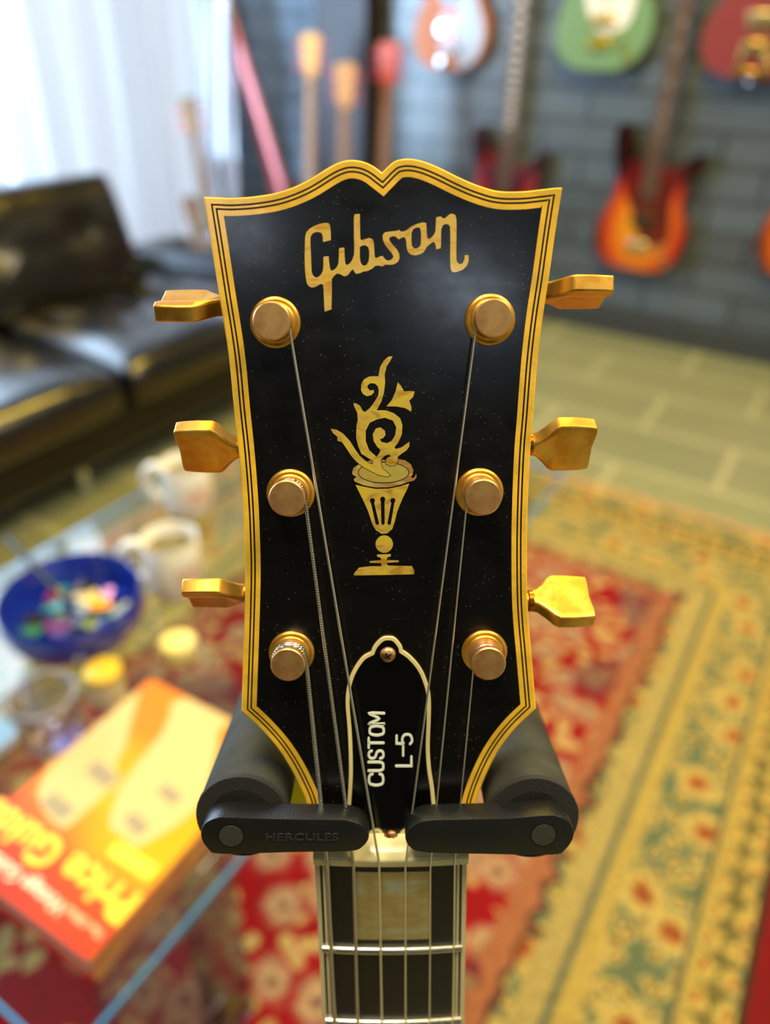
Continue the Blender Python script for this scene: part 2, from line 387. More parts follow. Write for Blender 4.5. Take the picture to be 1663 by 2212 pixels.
lg += [B_(p) for p in [(160, 1045), (220, 1045), (280, 1020), (320, 985), (340, 930), (335, 860), (300, 790), (240, 720), (180, 650), (160, 610), (175, 575), (220, 555), (270, 560), (300, 590), (330, 612), (365, 585), (410, 570), (440, 590), (455, 650), (460, 740), (480, 820), (530, 870), (600, 885), (680, 870), (740, 840), (780, 790), (800, 745), (850, 700), (900, 660), (930, 655), (955, 690), (965, 780), (1040, 765), (1050, 700), (1050, 500), (1055, 430), (1080, 370), (1130, 345), (1180, 360), (1205, 400), (1208, 600), (1205, 900), (1210, 1080), (1225, 1150), (1260, 1175), (1330, 1165), (1420, 1130), (1490, 1060), (1520, 980), (1518, 880), (1455, 880), (1450, 960), (1415, 1025), (1370, 1035), (1330, 1010), (1312, 960), (1310, 800), (1315, 400), (1312, 260), (1290, 190), (1230, 170), (1180, 190), (1130, 240), (1085, 255), (1050, 220), (1000, 225), (965, 240), (960, 350), (950, 490), (905, 560), (850, 605), (815, 590), (805, 500), (795, 330), (730, 320), (640, 345), (540, 390), (480, 440), (430, 470), (370, 480), (345, 460), (325, 445), (300, 465), (240, 470), (150, 480), (80, 495), (50, 540), (55, 620), (90, 700), (150, 780), (210, 850), (235, 900), (215, 945), (160, 975), (110, 965), (70, 920)]]
lg += [A_(p) for p in [(1545, 935), (1500, 950), (1440, 975), (1410, 960), (1400, 850), (1395, 700), (1370, 640), (1310, 615), (1240, 635), (1180, 655), (1150, 640), (1145, 500), (1140, 185), (1045, 190), (1035, 250), (1035, 600), (1040, 800), (1035, 920), (1000, 1020), (950, 1080), (905, 1105), (880, 1070), (868, 950), (862, 790), (800, 790), (765, 810), (765, 950), (755, 1080), (720, 1150), (680, 1185), (625, 1205), (605, 1150), (590, 1050), (580, 945), (530, 945), (485, 960), (487, 1080), (478, 1200), (445, 1270), (400, 1315), (350, 1330), (300, 1290), (275, 1220), (270, 1100), (262, 900), (252, 700), (255, 600), (290, 540), (340, 512), (400, 508), (455, 530), (472, 580)]]
h1 = [A_(p) for p in [(1140, 780), (1180, 755), (1240, 745), (1290, 780), (1308, 850), (1308, 960), (1295, 1040), (1260, 1100), (1200, 1115), (1155, 1060), (1140, 950)]]
h2 = [B_(p) for p in [(545, 500), (570, 440), (620, 410), (680, 405), (702, 450), (708, 550), (705, 680), (690, 730), (640, 765), (585, 765), (550, 720), (542, 620)]]
MB().prism([lg, h1, h2], -0.05 * mm, 0.05 * mm).build('pearl_script_inlay', M['pearl_warm'], guitar)

# ---- torch inlay
def T_(p): return face_pt(680 + p[0] * 0.24412, 740 + p[1] * 0.24412)
flame = [(688, 120), (650, 125), (610, 160), (580, 210), (568, 260), (562, 300), (530, 297), (480, 300), (435, 325), (410, 370), (408, 420), (425, 455), (460, 475), (500, 465), (525, 440), (520, 418), (490, 425), (468, 405), (465, 380), (490, 360), (530, 362), (555, 385), (565, 420), (560, 470), (530, 520), (490, 575), (445, 615), (425, 605), (400, 560), (370, 540), (340, 535), (350, 570), (375, 620), (380, 680), (368, 740), (365, 840), (385, 920), (412, 985), (470, 1020), (515, 1048), (512, 1072), (490, 1074), (440, 1040), (400, 1005), (360, 950), (310, 870), (250, 805), (190, 770), (140, 763), (160, 800), (200, 835), (200, 870), (240, 880), (275, 930), (320, 1000), (370, 1055), (420, 1095), (480, 1130), (560, 1170), (640, 1188), (668, 1175), (640, 1150), (600, 1115), (585, 1070), (590, 1030), (620, 1000), (655, 990), (675, 1005), (650, 1015), (625, 1040), (630, 1075), (670, 1092), (710, 1085), (735, 1050), (733, 1010), (765, 985), (810, 955), (835, 920), (838, 875), (810, 895), (770, 925), (715, 942), (705, 925), (740, 880), (770, 810), (775, 730), (755, 670), (700, 625), (630, 600), (560, 598), (545, 600), (560, 575), (590, 520), (612, 440), (622, 350), (618, 280), (635, 210), (665, 165)]
spiral = [(545, 1010), (480, 950), (450, 870), (450, 780), (485, 710), (550, 680), (620, 665), (690, 690), (720, 750), (710, 820), (680, 870), (640, 890), (590, 880), (575, 855), (600, 848), (625, 820), (620, 780), (580, 750), (540, 760), (512, 810), (520, 870), (550, 920), (580, 950), (570, 980)]
Tl = lambda lp: [T_(p) for p in lp]
MB().prism([Tl(flame), Tl(spiral)], -0.05 * mm, 0.07 * mm).build('flame_inlay', M['pearl'], guitar)
MB().prism([Tl([(360, 1258), (385, 1310), (430, 1400), (470, 1490), (510, 1610), (540, 1660), (590, 1692), (640, 1688), (685, 1650), (705, 1590), (730, 1490), (780, 1370), (820, 1290), (835, 1247), (760, 1270), (650, 1293), (540, 1295), (440, 1277)])]
            + [Tl(ccw(lp)) for lp in (
                [(496, 1420), (484, 1398), (496, 1378), (520, 1376), (533, 1395), (525, 1418), (568, 1600), (556, 1616), (538, 1606)],
                [(584, 1410), (576, 1385), (590, 1364), (612, 1364), (625, 1385), (616, 1410), (618, 1602), (602, 1616), (588, 1602)],
                [(676, 1420), (666, 1395), (680, 1376), (704, 1378), (714, 1398), (703, 1420), (672, 1606), (655, 1616), (641, 1600)])], -0.05 * mm, 0.05 * mm).build('vase_inlay', M['pearl'], guitar)
MB().prism([[T_(p) for p in circ(614, 1783, 77, 36)]], -0.05 * mm, 0.05 * mm).build('ball_inlay', M['pearl'], guitar)
MB().prism([Tl([(550, 1875), (672, 1872), (672, 1890), (640, 1902), (636, 1926), (742, 1928), (742, 1942), (640, 1948), (638, 1965), (655, 1974), (740, 1976), (860, 1977), (880, 2020), (878, 2050), (600, 2056), (345, 2060), (348, 2040), (390, 1992), (480, 1980), (585, 1978), (590, 1952), (485, 1947), (485, 1935), (585, 1925), (583, 1905), (550, 1892)])], -0.05 * mm, 0.05 * mm).build('foot_inlay', M['pearl'], guitar)
MB().prism([Tl([(733, 348), (760, 380), (790, 432), (840, 428), (883, 432), (870, 480), (835, 515), (855, 570), (852, 612), (800, 580), (720, 565), (632, 565), (680, 510), (715, 430)])], -0.05 * mm, 0.05 * mm).build('star_inlay', M['pearl'], guitar)
MB().prism([Tl([(330, 1150), (340, 1110), (400, 1070), (500, 1040), (600, 1030), (740, 1030), (800, 1042), (850, 1078), (872, 1130), (864, 1170), (850, 1190), (870, 1200), (888, 1180), (897, 1160), (900, 1190), (880, 1220), (820, 1235), (760, 1258), (650, 1281), (540, 1283), (430, 1263), (350, 1228), (345, 1205), (370, 1190), (335, 1170)])], -0.05 * mm, 0.02 * mm).build('bowl_rim_inlay', M['pearl_pink'], guitar)
MB().prism([Tl(circ(608, 1150, 228, 40, 95)), Tl(circ(608, 1150, 221, 40, 88))], -0.04 * mm, 0.03 * mm).build('inlay_joint_line', M['pinstripe'], guitar)
MB().prism([Tl(circ(608, 1150, 220, 40, 87))], -0.04 * mm, 0.03 * mm).build('bowl_inlay', m_pearl('pale_pearl', 'bfae4c', 'cdbf63', 'c9b24a'), guitar)
fo = [p for p in flame if p[1] > 985]
MB().prism([Tl(inset(ccw(fo), -5))], -0.04 * mm, 0.045 * mm).build('inlay_joint_line', M['pinstripe'], guitar)

# ---- tuning machines
def tuner(fx, fy, post_h, cap_r, btn_xy, side, theta, ferr_r):
    cx, cy = face_pt(fx, fy)
    t = empty('tuning_machine', (0, 0, 0)); t.parent = guitar; t.location = (cx, cy, 0)
    r = ferr_r
    MB().lathe([(r * 0.62, -1 * mm), (r, -0.2 * mm), (r, 0.35 * mm), (r * 0.955, 0.75 * mm), (r * 0.88, 0.9 * mm), (r * 0.86, 0.78 * mm), (r * 0.80, 0.8 * mm), (r * 0.76, 1.15 * mm), (r * 0.66, 1.35 * mm), (r * 0.60, 1.2 * mm), (r * 0.60, 0.3 * mm)], seg=48, cap=False).build('bushing', M['gold'], t, smooth=True, angle=50)
    MB().lathe([(r * 0.60, 0.1 * mm), (0.1 * mm, 0.1 * mm)], seg=32, cap=False).build('bushing_hole', M['pinstripe'], t)
    c = cap_r
    MB().lathe([(c * 0.93, -2 * mm), (c * 0.93, 1.6 * mm), (c * 0.86, 2.4 * mm), (c * 0.72, post_h * 0.45), (c * 0.72, post_h * 0.62), (c * 0.9, post_h * 0.74), (c, post_h * 0.78), (c, post_h - 0.35 * mm), (c * 0.93, post_h), (c * 0.45, post_h + 0.03 * mm), (0.05 * mm, post_h)], seg=40, cap=False).build('string_post', M['brass_cap'], t, smooth=True, angle=35)
    # button behind the edge, turned about its shaft
    bx, by = btn_xy; h0 = -8.5 * mm
    x0, y0 = face_pt(bx, by, h0)
    loc = Vector((x0, y0, h0)) - Vector((cx, cy, 0))
    ex = Vector((side, 0, 0)); ew = Vector((0, cos(theta), sin(theta))); et = ex.cross(ew)
    Xf = Matrix((ex, ew, et)).transposed().to_4x4(); Xf.translation = loc
    MB().lathe([(2.4 * mm, -9 * mm), (2.4 * mm, 1.2 * mm)], base=(0, 0, 0), axis=(1, 0, 0), seg=20).build('shaft', M['gold'], t, xf=Xf, smooth=True)
    prof = [(0.0, 2.3), (1.5, 2.9), (3.2, 4.6), (5.3, 7.2), (6.6, 8.0), (10.5, 8.0), (14.0, 7.7), (16.2, 7.3)]
    g = MB(); nn = []
    for x, wv in prof:
        th = 2.3 if x < 2 else 2.5 if x > 5 else 2.4
        tm = th if x < 2.5 else (2.0 if x < 5 else 1.25)      # thinner in the middle of the paddle
        sec = [(wv, -th * 0.8), (wv, th * 0.8), (wv * 0.72, th), (0.0, tm + 0.1), (-wv * 0.72, th), (-wv, th * 0.8), (-wv, -th * 0.8), (-wv * 0.72, -th), (0.0, -tm - 0.1), (wv * 0.72, -th)]
        nn.append([(x * mm, a * mm, c_ * mm) for a, c_ in sec])
    k = len(nn[0]); vs = [v for row in nn for v in row]
    fs = [(i * k + j, i * k + (j + 1) % k, (i + 1) * k + (j + 1) % k, (i + 1) * k + j) for i in range(len(nn) - 1) for j in range(k)] + [tuple(range(k)), tuple((len(nn) - 1) * k + j for j in range(k))]
    g.add(vs, fs).build('button', M['gold'], t, xf=Xf, bevel=0.45 * mm)
    MB().lathe([(2.35 * mm, -0.6 * mm), (3.0 * mm, -0.3 * mm), (3.0 * mm, 0.8 * mm), (2.35 * mm, 1.2 * mm)], base=(-0.6 * mm, 0, 0), axis=(1, 0, 0), seg=20).build('collar', M['copper'], t, xf=Xf, smooth=True)
    MB().box((-(4.5) * mm * 1, 0, 0), (5 * mm, 12 * mm, 9 * mm)).build('gear_housing', M['gold'], t, xf=Xf @ Matrix.Translation((-5 * mm, 0, 0)), bevel=1 * mm)
    return cx, cy
PXM = 1600.0
T6 = [tuner(595, 697, 6.8 * mm, 4.6 * mm, (484, 660), -1, R(110), 6.3 * mm),
      tuner(628, 1065, 8.2 * mm, 4.6 * mm, (520, 966), -1, R(38), 6.3 * mm),
      tuner(630, 1410, 8.6 * mm, 4.55 * mm, (532, 1282), -1, R(57), 6.2 * mm),
      tuner(1058, 691, 6.8 * mm, 4.6 * mm, (1172, 632), 1, R(78), 6.3 * mm),
      tuner(1035, 1063, 8.2 * mm, 4.6 * mm, (1146, 960), 1, R(36), 6.3 * mm),
      tuner(1046, 1408, 8.6 * mm, 4.55 * mm, (1148, 1298), 1, R(121), 6.2 * mm)]

# ---- truss rod cover
def C_(p): return face_pt(740 + p[0] * 0.2261, 1360 + p[1] * 0.2261)
tc = [(30, 1800), (45, 1650), (60, 1400), (60, 1200), (50, 950), (30, 700), (40, 560), (70, 440), (120, 340), (190, 250), (270, 205)]
tb = [(270, 205), (300, 140), (370, 72), (435, 57), (500, 72), (560, 140), (575, 190)]
td = [(575, 190), (640, 235), (720, 320), (780, 420), (830, 570), (842, 700), (838, 900), (830, 1100), (840, 1300), (870, 1500), (885, 1650), (905, 1800)]
te = [(905, 1800), (900, 1900), (850, 1975), (700, 1985), (640, 1960), (600, 1915), (560, 1970), (520, 2010), (455, 2022), (395, 2010), (365, 1960), (335, 1912), (290, 1930), (240, 1985), (100, 1985), (45, 1930), (30, 1800)]
tro = []
for seg in (tc, tb, td, te): tro += cat(seg, 4)[:-1]
TRO = ccw([C_(p) for p in tro])
trc = empty('truss_rod_cover'); trc.parent = guitar
ti = [inset(TRO, d * mm) for d in (0, 1.1, 1.5)]
MB().ring(ti[0], ti[1], 0, 0.9 * mm).build('cover_edge', M['cream_line'], trc, bevel=0.12 * mm)
b = MB().prism([ti[1]], 0, 0.75 * mm).prism([ti[2]], 0.7 * mm, 1.15 * mm); b.build('cover_plate', M['trussblack'], trc)
for (sx_, sy_, rr) in ((432, 222, 2.15), (460, 1955, 2.1)):
    x, y = C_((sx_, sy_))
    q = MB().lathe([(rr * mm, 1.0 * mm), (rr * mm, 1.5 * mm), (rr * 0.93 * mm, 1.9 * mm), (rr * 0.7 * mm, 2.3 * mm), (rr * 0.3 * mm, 2.5 * mm), (0.03 * mm, 2.52 * mm)], (x, y, 0), seg=28, cap=False).build('cover_screw', M['rust'], trc, smooth=True)
    MB().box((x, y, 2.35 * mm), (2.2 * mm, 0.42 * mm, 0.4 * mm), 0.6).box((x, y, 2.35 * mm), (2.2 * mm, 0.42 * mm, 0.4 * mm), 0.6 + pi / 2).build('cross_slot', M['pinstripe'], q)
HT = 1.15 * mm
def glyph(mb, strokes, y0, wv, xr, hh, half=11):
    for st, closed in strokes:
        pts = cat(st, 5, closed) if len(st) > 4 else st
        pts = [(xr - v * hh, y0 - u * wv) for u, v in pts]
        mb.prism([[C_(p) for p in lp] for lp in ribbon(pts, half, closed)], HT, HT + 0.22 * mm)
arcC = [(0.95, 0.75), (0.85, 0.93), (0.5, 1.0), (0.15, 0.93), (0.03, 0.7), (0.0, 0.5), (0.03, 0.3), (0.15, 0.07), (0.5, 0.0), (0.85, 0.07), (0.95, 0.25)]
arcO = [(0.5, 1.0), (0.15, 0.92), (0.0, 0.5), (0.15, 0.08), (0.5, 0.0), (0.85, 0.08), (1.0, 0.5), (0.85, 0.92)]
arcS = [(0.93, 0.8), (0.8, 0.95), (0.5, 1.0), (0.15, 0.92), (0.05, 0.74), (0.2, 0.57), (0.5, 0.5), (0.8, 0.43), (0.95, 0.25), (0.85, 0.07), (0.5, 0.0), (0.17, 0.06), (0.05, 0.22)]
arcU = [(0.0, 1.0), (0.0, 0.55), (0.02, 0.22), (0.18, 0.03), (0.5, 0.0), (0.82, 0.03), (0.98, 0.22), (1.0, 0.55), (1.0, 1.0)]
arc5 = [(0.12, 0.55), (0.35, 0.63), (0.62, 0.62), (0.9, 0.52), (1.0, 0.32), (0.9, 0.1), (0.6, 0.0), (0.3, 0.0), (0.05, 0.12)]
tx = MB()
glyph(tx, [(arcC, False)], 1463, 112, 388, 136); glyph(tx, [(arcU, False)], 1325, 82, 388, 140); glyph(tx, [(arcS, False)], 1212, 80, 390, 140)
glyph(tx, [([(0.0, 1.0), (1.0, 1.0)], False), ([(0.5, 1.0), (0.5, 0.0)], False)], 1106, 90, 390, 140)
glyph(tx, [(arcO, True)], 988, 88, 393, 134)
glyph(tx, [([(0.0, 0.0), (0.0, 1.0), (0.5, 0.35), (1.0, 1.0), (1.0, 0.0)], False)], 880, 100, 396, 140)
glyph(tx, [([(0.0, 1.0), (0.0, 0.0), (1.0, 0.0)], False)], 1280, 88, 655, 145)
glyph(tx, [([(0.0, 0.45), (1.0, 0.45)], False)], 1180, 85, 640, 140)
glyph(tx, [([(0.85, 1.0), (0.1, 1.0), (0.06, 0.56)], False), (arc5, False)], 1075, 95, 660, 145)
tx.build('cover_lettering', M['white'], trc)

# ---- neck, nut, fretboard
uL0, s0 = neck_us(680, 1880); uR0, _ = neck_us(1009, 1880)
uL1, s1 = neck_us(696.5, 2212); uR1, _ = neck_us(1003, 2212)
def eL(s): return uL0 + (uL1 - uL0) * (s - s0) / (s1 - s0)
def eR(s): return uR0 + (uR1 - uR0) * (s - s0) / (s1 - s0)
LEN = 0.44
def strip(fa, fb, sa, sb, h0, h1, nseg=1, ns=2, nu=1):
    g = MB(); 
    for i in range(ns + 1):
        s = sa + (sb - sa) * i / ns
        for j in range(nu + 1):
            u = fa(s) + (fb(s) - fa(s)) * j / nu
            g.v += [NP(u, s, h1), NP(u, s, h0)]
    w2 = (nu + 1) * 2
    for i in range(ns):
        for j in range(nu):
            a = i * w2 + j * 2; c = a + w2
            g.f += [(a, a + 2, c + 2, c), (a + 1, c + 1, c + 3, a + 3)]
        a = i * w2; g.f.append((a, a + w2, a + w2 + 1, a + 1)); a = i * w2 + nu * 2; g.f.append((a, a + 1, a + w2 + 1, a + w2))
    g.f.append(tuple([j * 2 for j in range(nu + 1)] + [j * 2 + 1 for j in range(nu, -1, -1)]))
    o = ns * w2; g.f.append(tuple([o + j * 2 for j in range(nu + 1)] + [o + j * 2 + 1 for j in range(nu, -1, -1)]))
    return g
fb = strip(lambda s: eL(s) + 1.2 * mm, lambda s: eR(s) - 1.2 * mm, 0, LEN, -5 * mm, 0, nu=10).build('fretboard', M['ebony'], guitar)
bnd = MB(); pin = MB()
for (a, c, g) in ((0, 1.3, bnd), (1.3, 2.1, pin), (2.1, 2.75, bnd), (2.75, 3.1, pin), (3.1, 3.6, bnd)):
    for sd in (0, 1):
        f1 = (lambda s, a=a: eL(s) + a * mm) if sd == 0 else (lambda s, c=c: eR(s) - c * mm)
        f2 = (lambda s, c=c: eL(s) + c * mm) if sd == 0 else (lambda s, a=a: eR(s) - a * mm)
        q = strip(f1, f2, 0.2 * mm, LEN, (-5 if a == 0 else -1) * mm, (0.06 if a == 0 else 0.05 if g is bnd else 0.03) * mm); g.add(q.v, q.f)
bnd.build('fretboard_binding', M['ivory'], guitar); pin.build('fretboard_pinstripe', M['pinstripe'], guitar)
fs1 = neck_us(845, 2050)[1]
LS = fs1 / (1 - 2 ** (-1 / 12))
def fret_s(k): return LS * (1 - 2 ** (-k / 12.0))
for k in range(1, 12):
    s = fret_s(k)
    if s > LEN - 0.01: break
    g = MB(); pts = [NP(eL(s) + 1.2 * mm + (eR(s) - eL(s) - 2.4 * mm) * j / 12, s, 0.35 * mm) for j in range(13)]
    g.tube(pts, 1.25 * mm, 12); g.build('fret', M['nickel'], guitar, smooth=True)
    if k in (1, 3, 5, 7, 9):
        sa = (fret_s(k - 1) * 0.82 + s * 0.18) if k > 1 else neck_us(845, 1884)[1]; sb = s - (s - sa) * 0.1 if k > 1 else neck_us(845, 2030)[1]
        ua, ub = neck_us(768, 1950)[0], neck_us(929, 1950)[0]
        strip(lambda s: ua, lambda s: ub, sa, sb, -0.5 * mm, 0.05 * mm, nu=6).build('fret_inlay', M['pearl_block'], guitar)
# nut
g = MB(); rows = []
for j in range(13):
    u = uL0 - 0.2 * mm + (uR0 - uL0 + 0.4 * mm) * j / 12
    sec = [(0.2, -3.0), (0.2, 0.5), (-0.3, 1.6), (-3.2, 2.3), (-4.0, 1.9), (-6.2, -1.4), (-6.2, -6)]
    rows.append([NP(u, a * mm, c * mm) for a, c in sec])
k = len(rows[0]); g.add([v for r_ in rows for v in r_], [(i * k + j, i * k + (j + 1) % k, (i + 1) * k + (j + 1) % k, (i + 1) * k + j) for i in range(12) for j in range(k)] + [tuple(range(k)), tuple(12 * k + j for j in range(k))])
g.build('nut', M['nut'], guitar, bevel=0.3 * mm)
# neck shaft
g = MB(); rows = []
for i in range(9):
    s = -0.012 + (LEN + 0.012) * i / 8; dep = (17 + 8 * min(1, max(0, s) / LEN)) * mm
    ua, ub = eL(max(s, 0)), eR(max(s, 0)); c_, hw = (ua + ub) / 2, (ub - ua) / 2
    if i == 0: hw *= 0.8
    h0 = -5 * mm if i else -8 * mm
    rows.append([NP(0, s, 0) + Vector((c_ + hw * cos(t), 0, 0)) + NNO * (h0 - dep * max(0, sin(t)) ** 0.8) for t in [pi * j / 14 for j in range(15)]])
k = 15; g.add([v for r_ in rows for v in r_], [(i * k + j, i * k + (j + 1) % k, (i + 1) * k + (j + 1) % k, (i + 1) * k + j) for i in range(8) for j in range(k)] + [tuple(range(k)), tuple(8 * k + j for j in range(k))])
g.build('neck', mat('neck_lacquer', '1a0f09', 0.2, coat=0.5), guitar, smooth=True, angle=60)

# ---- strings: wrap on the post, run over the nut, down the neck
def string(name, post, ph, start_px, nut_px, end_px, r, wound, turns, r_post, up=1, mids=()):
    cx, cy = T6[post]; z = ph
    sx_, sy_ = face_pt(start_px[0], start_px[1], z)
    a0 = math.atan2(sy_ - cy, sx_ - cx); pts = []
    sgn = 1 if cx < 0 else -1
    nst = int(26 * turns)
    for i in range(nst, 0, -1):
        a = a0 + sgn * 2 * pi * (i / nst) * turns
        zz = z + (i / nst) * turns * 2 * r * up
        pts.append(Vector((cx + (r_post + r) * cos(a), cy + (r_post + r) * sin(a), zz)))
    nu_, ns_ = neck_us(nut_px[0], nut_px[1], 2.5 * mm)
    pts.append(Vector((sx_, sy_, z)))
    npt = NP(nu_, -3.0 * mm, 2.3 * mm + r); npt2 = NP(nu_, -0.3 * mm, 1.6 * mm + r)
    for t in (0.3, 0.6, 0.9): pts.append(pts[-1 if t == 0.3 else len(pts) - 1].lerp(npt, t) if False else Vector((sx_, sy_, z)).lerp(npt, t))
    pts += [npt, npt2]
    eu, es = neck_us(end_px[0], end_px[1], 2.6 * mm)
    du = (eu - nu_) / (es - ns_)
    for s in (es * 0.5, es, LEN): pts.append(NP(0, s, 2.6 * mm) + Vector((nu_ + du * s, 0, 0)))
    return MB().tube(pts, r, 10).build(name, M['wound'] if wound else M['steel'], guitar, smooth=True)
string('guitar_string', 2, 3.6 * mm, (661, 1425), (706, 1850), (723, 2212), 0.62 * mm, True, 1.9, 3.5 * mm)
string('guitar_string', 1, 4.0 * mm, (659, 1078), (763, 1850), (773, 2212), 0.50 * mm, True, 1.6, 3.6 * mm)
string('guitar_string', 0, 3.4 * mm, (624, 702), (819, 1850), (825, 2212), 0.36 * mm, False, 1.6, 3.6 * mm)
string('guitar_string', 3, 3.4 * mm, (1030, 692), (876, 1850), (876, 2212), 0.28 * mm, False, 1.7, 3.5 * mm)
string('guitar_string', 4, 4.2 * mm, (1008, 1085), (931, 1850), (928, 2212), 0.24 * mm, False, 1.7, 3.5 * mm)
string('guitar_string', 5, 4.0 * mm, (1023, 1435), (984, 1850), (978, 2212), 0.2 * mm, False, 1.7, 3.4 * mm)

# ================================================================== THE STAND
SG = atan((1106 - 690) / FPX)
stp = CAMP.copy()
def cam_w(x, y, z): return CAMP + RT * x + UP * y + fw * z
SD = UP * sin(SG) + fw * cos(SG)                # direction the padded arms run, away from the camera
SV = UP * cos(SG) - fw * sin(SG)
def st_pt(px, py, d):                           # world point on the plane square to the arms at distance d
    a = (px - 831.5) / FPX; b = (1106 - py) / FPX; t = d / (b * sin(SG) + cos(SG))
    return cam_w(t * a, t * b, t)
SM = Matrix((RT, SV, -SD)).transposed()         # local x right, y up, z towards the camera
pole_top = st_pt(838, 1760, 0.300)
stand = empty('guitar_stand', (pole_top.x, pole_top.y, 0.0085))
tag(stand, 'black guitar stand with two foam padded arms and flat locks across the strings', 'stand')
SL = stand.location.copy()
def XF(o): m = SM.to_4x4(); m.translation = o - SL; return m
dF, dB = 0.1695, 0.1785
for side, tc_, pinx, txt in ((-1, (522, 1765), (499, 1806), True), (1, (1151, 1768), (1174, 1804), False)):
    o = st_pt(*tc_, dB)
    arm = MB().lathe([(8.6 * mm, 0), (11.6 * mm, 0.2 * mm), (12.6 * mm, 1.6 * mm), (12.6 * mm, 60 * mm), (11.5 * mm, 64 * mm), (8 * mm, 66 * mm)], (0, 0, 0), (0, 0, -1), 40)
    am = arm.build('padded_arm', M['foam'], stand, xf=XF(o), smooth=True, angle=50)
    MB().cyl((0, 0, -66 * mm), (0, 0, -128 * mm), 6.5 * mm).build('arm_core', M['standmetal'], am, xf=XF(o), smooth=True)
    MB().lathe([(12.7 * mm, 0), (12.9 * mm, -0.6 * mm), (12.9 * mm, -1.6 * mm), (11.9 * mm, -2.0 * mm)], (0, 0, 0), (0, 0, 1), 40).build('foam_end_ring', M['foam_end'], am, xf=XF(o + SD * 0.0 * mm), smooth=True)
    # flat lock bar: outline drawn square to the arm
    if side < 0: q = [(498, 1766, 0), (560, 1768, 0), (640, 1770, 0), (720, 1771, 0), (752, 1773, 1), (782, 1784, 1), (797, 1806, 1), (786, 1828, 1), (756, 1840, 1), (640, 1842, 0), (480, 1846, 1), (448, 1834, 1), (433, 1806, 1), (442, 1780, 1), (468, 1767, 1)]
    else: q = [(1174, 1762, 0), (1100, 1768, 0), (1000, 1770, 0), (920, 1773, 1), (890, 1786, 1), (875, 1808, 1), (886, 1832, 1), (920, 1843, 1), (1040, 1846, 0), (1190, 1848, 1), (1222, 1836, 1), (1240, 1806, 1), (1232, 1778, 1), (1206, 1764, 1)]
    o2 = st_pt(pinx[0], pinx[1], dF)
    Mi = XF(o2); inv = SM.transposed()
    lp = [tuple((inv @ (st_pt(x, y, dF) - o2)).xy) for x, y, _ in q]
    lp = ccw(cat(lp, 4, True))
    bar = MB()
    n_ = len(lp); lays = [(inset(lp, 0.5 * mm), 0.0), (inset(lp, 0.12 * mm), -0.15 * mm), (lp, -0.6 * mm), (lp, -6.4 * mm), (inset(lp, 0.8 * mm), -7.8 * mm), (inset(lp, 1.6 * mm), -8.3 * mm)]
    vs = [(x, y, z) for l_, z in lays for x, y in l_]
    bar.add(vs, [(i * n_ + j, i * n_ + (j + 1) % n_, (i + 1) * n_ + (j + 1) % n_, (i + 1) * n_ + j) for i in range(len(lays) - 1) for j in range(n_)] + [tuple(range(n_)), tuple((len(lays) - 1) * n_ + j for j in range(n_))])
    lk = bar.build('lock_bar', M['standplastic'], stand, xf=Mi, smooth=True, angle=50)
    MB().lathe([(3.35 * mm, -0.5 * mm), (3.2 * mm, 0.12 * mm), (0.1 * mm, 0.16 * mm)], seg=32, cap=False).build('pivot_pin', M['standpin'], lk, xf=Mi, smooth=True, angle=40)
    MB().lathe([(3.75 * mm, 0.0), (3.7 * mm, 0.02 * mm), (3.3 * mm, 0.02 * mm)], seg=32, cap=False).build('pin_recess', M['blackwood'], lk, xf=Mi)
    if txt:
        o3 = st_pt(652, 1808, dF); m3 = XF(o3)
        text_obj('embossed_lettering', 'HERCULES', 3.1 * mm, 0.32 * mm, mat('raised_letter_plastic', '2c2d30', 0.25), lk, m3, offset=0.05 * mm, sx=1.32, spacing=1.03)
# yoke joining the arms behind the neck, upright and legs
yl = st_pt(522, 1765, dB) + SD * 0.128 - SL; yr = st_pt(1151, 1768, dB) + SD * 0.128 - SL; ym = pole_top - SL
MB().tube([yl, yl * 0.75 + ym * 0.25 + SD * 0.012, ym, yr * 0.75 + ym * 0.25 + SD * 0.012, yr], 8 * mm, 14).build('yoke', M['standmetal'], stand, smooth=True)
yb = st_pt(628, 1700, 0.232) - SL
MB().box((0, 0, 0), (17 * mm, 22 * mm, 10 * mm)).build('yellow_release_lever', mat('signal_yellow', 'fff204', 0.35), stand, xf=XF(st_pt(632, 1705, 0.236)), bevel=2 * mm)
MB().cyl((0, 0, 0.16), (0, 0, ym.z), 0.0105).build('upper_tube', M['standmetal'], stand, smooth=True)
MB().cyl((0, 0, 0.10), (0, 0, 0.62), 0.0145).build('lower_tube', M['standmetal'], stand, smooth=True)
MB().cyl((0, 0, 0.58), (0, 0, 0.66), 0.021).build('height_clutch', M['standplastic'], stand, bevel=0.002)
for a in (R(205), R(335), R(270)):
    l_ = MB().tube([(0.012 * cos(a), 0.012 * sin(a), 0.22), (0.17 * cos(a), 0.17 * sin(a), 0.06), (0.24 * cos(a), 0.24 * sin(a), 0.015)], 0.0095, 12).build('leg', M['standmetal'], stand, smooth=True)
    MB().sphere((0.24 * cos(a), 0.24 * sin(a), 0.0175), 0.0165).build('rubber_foot', M['foam_end'], l_, smooth=True)
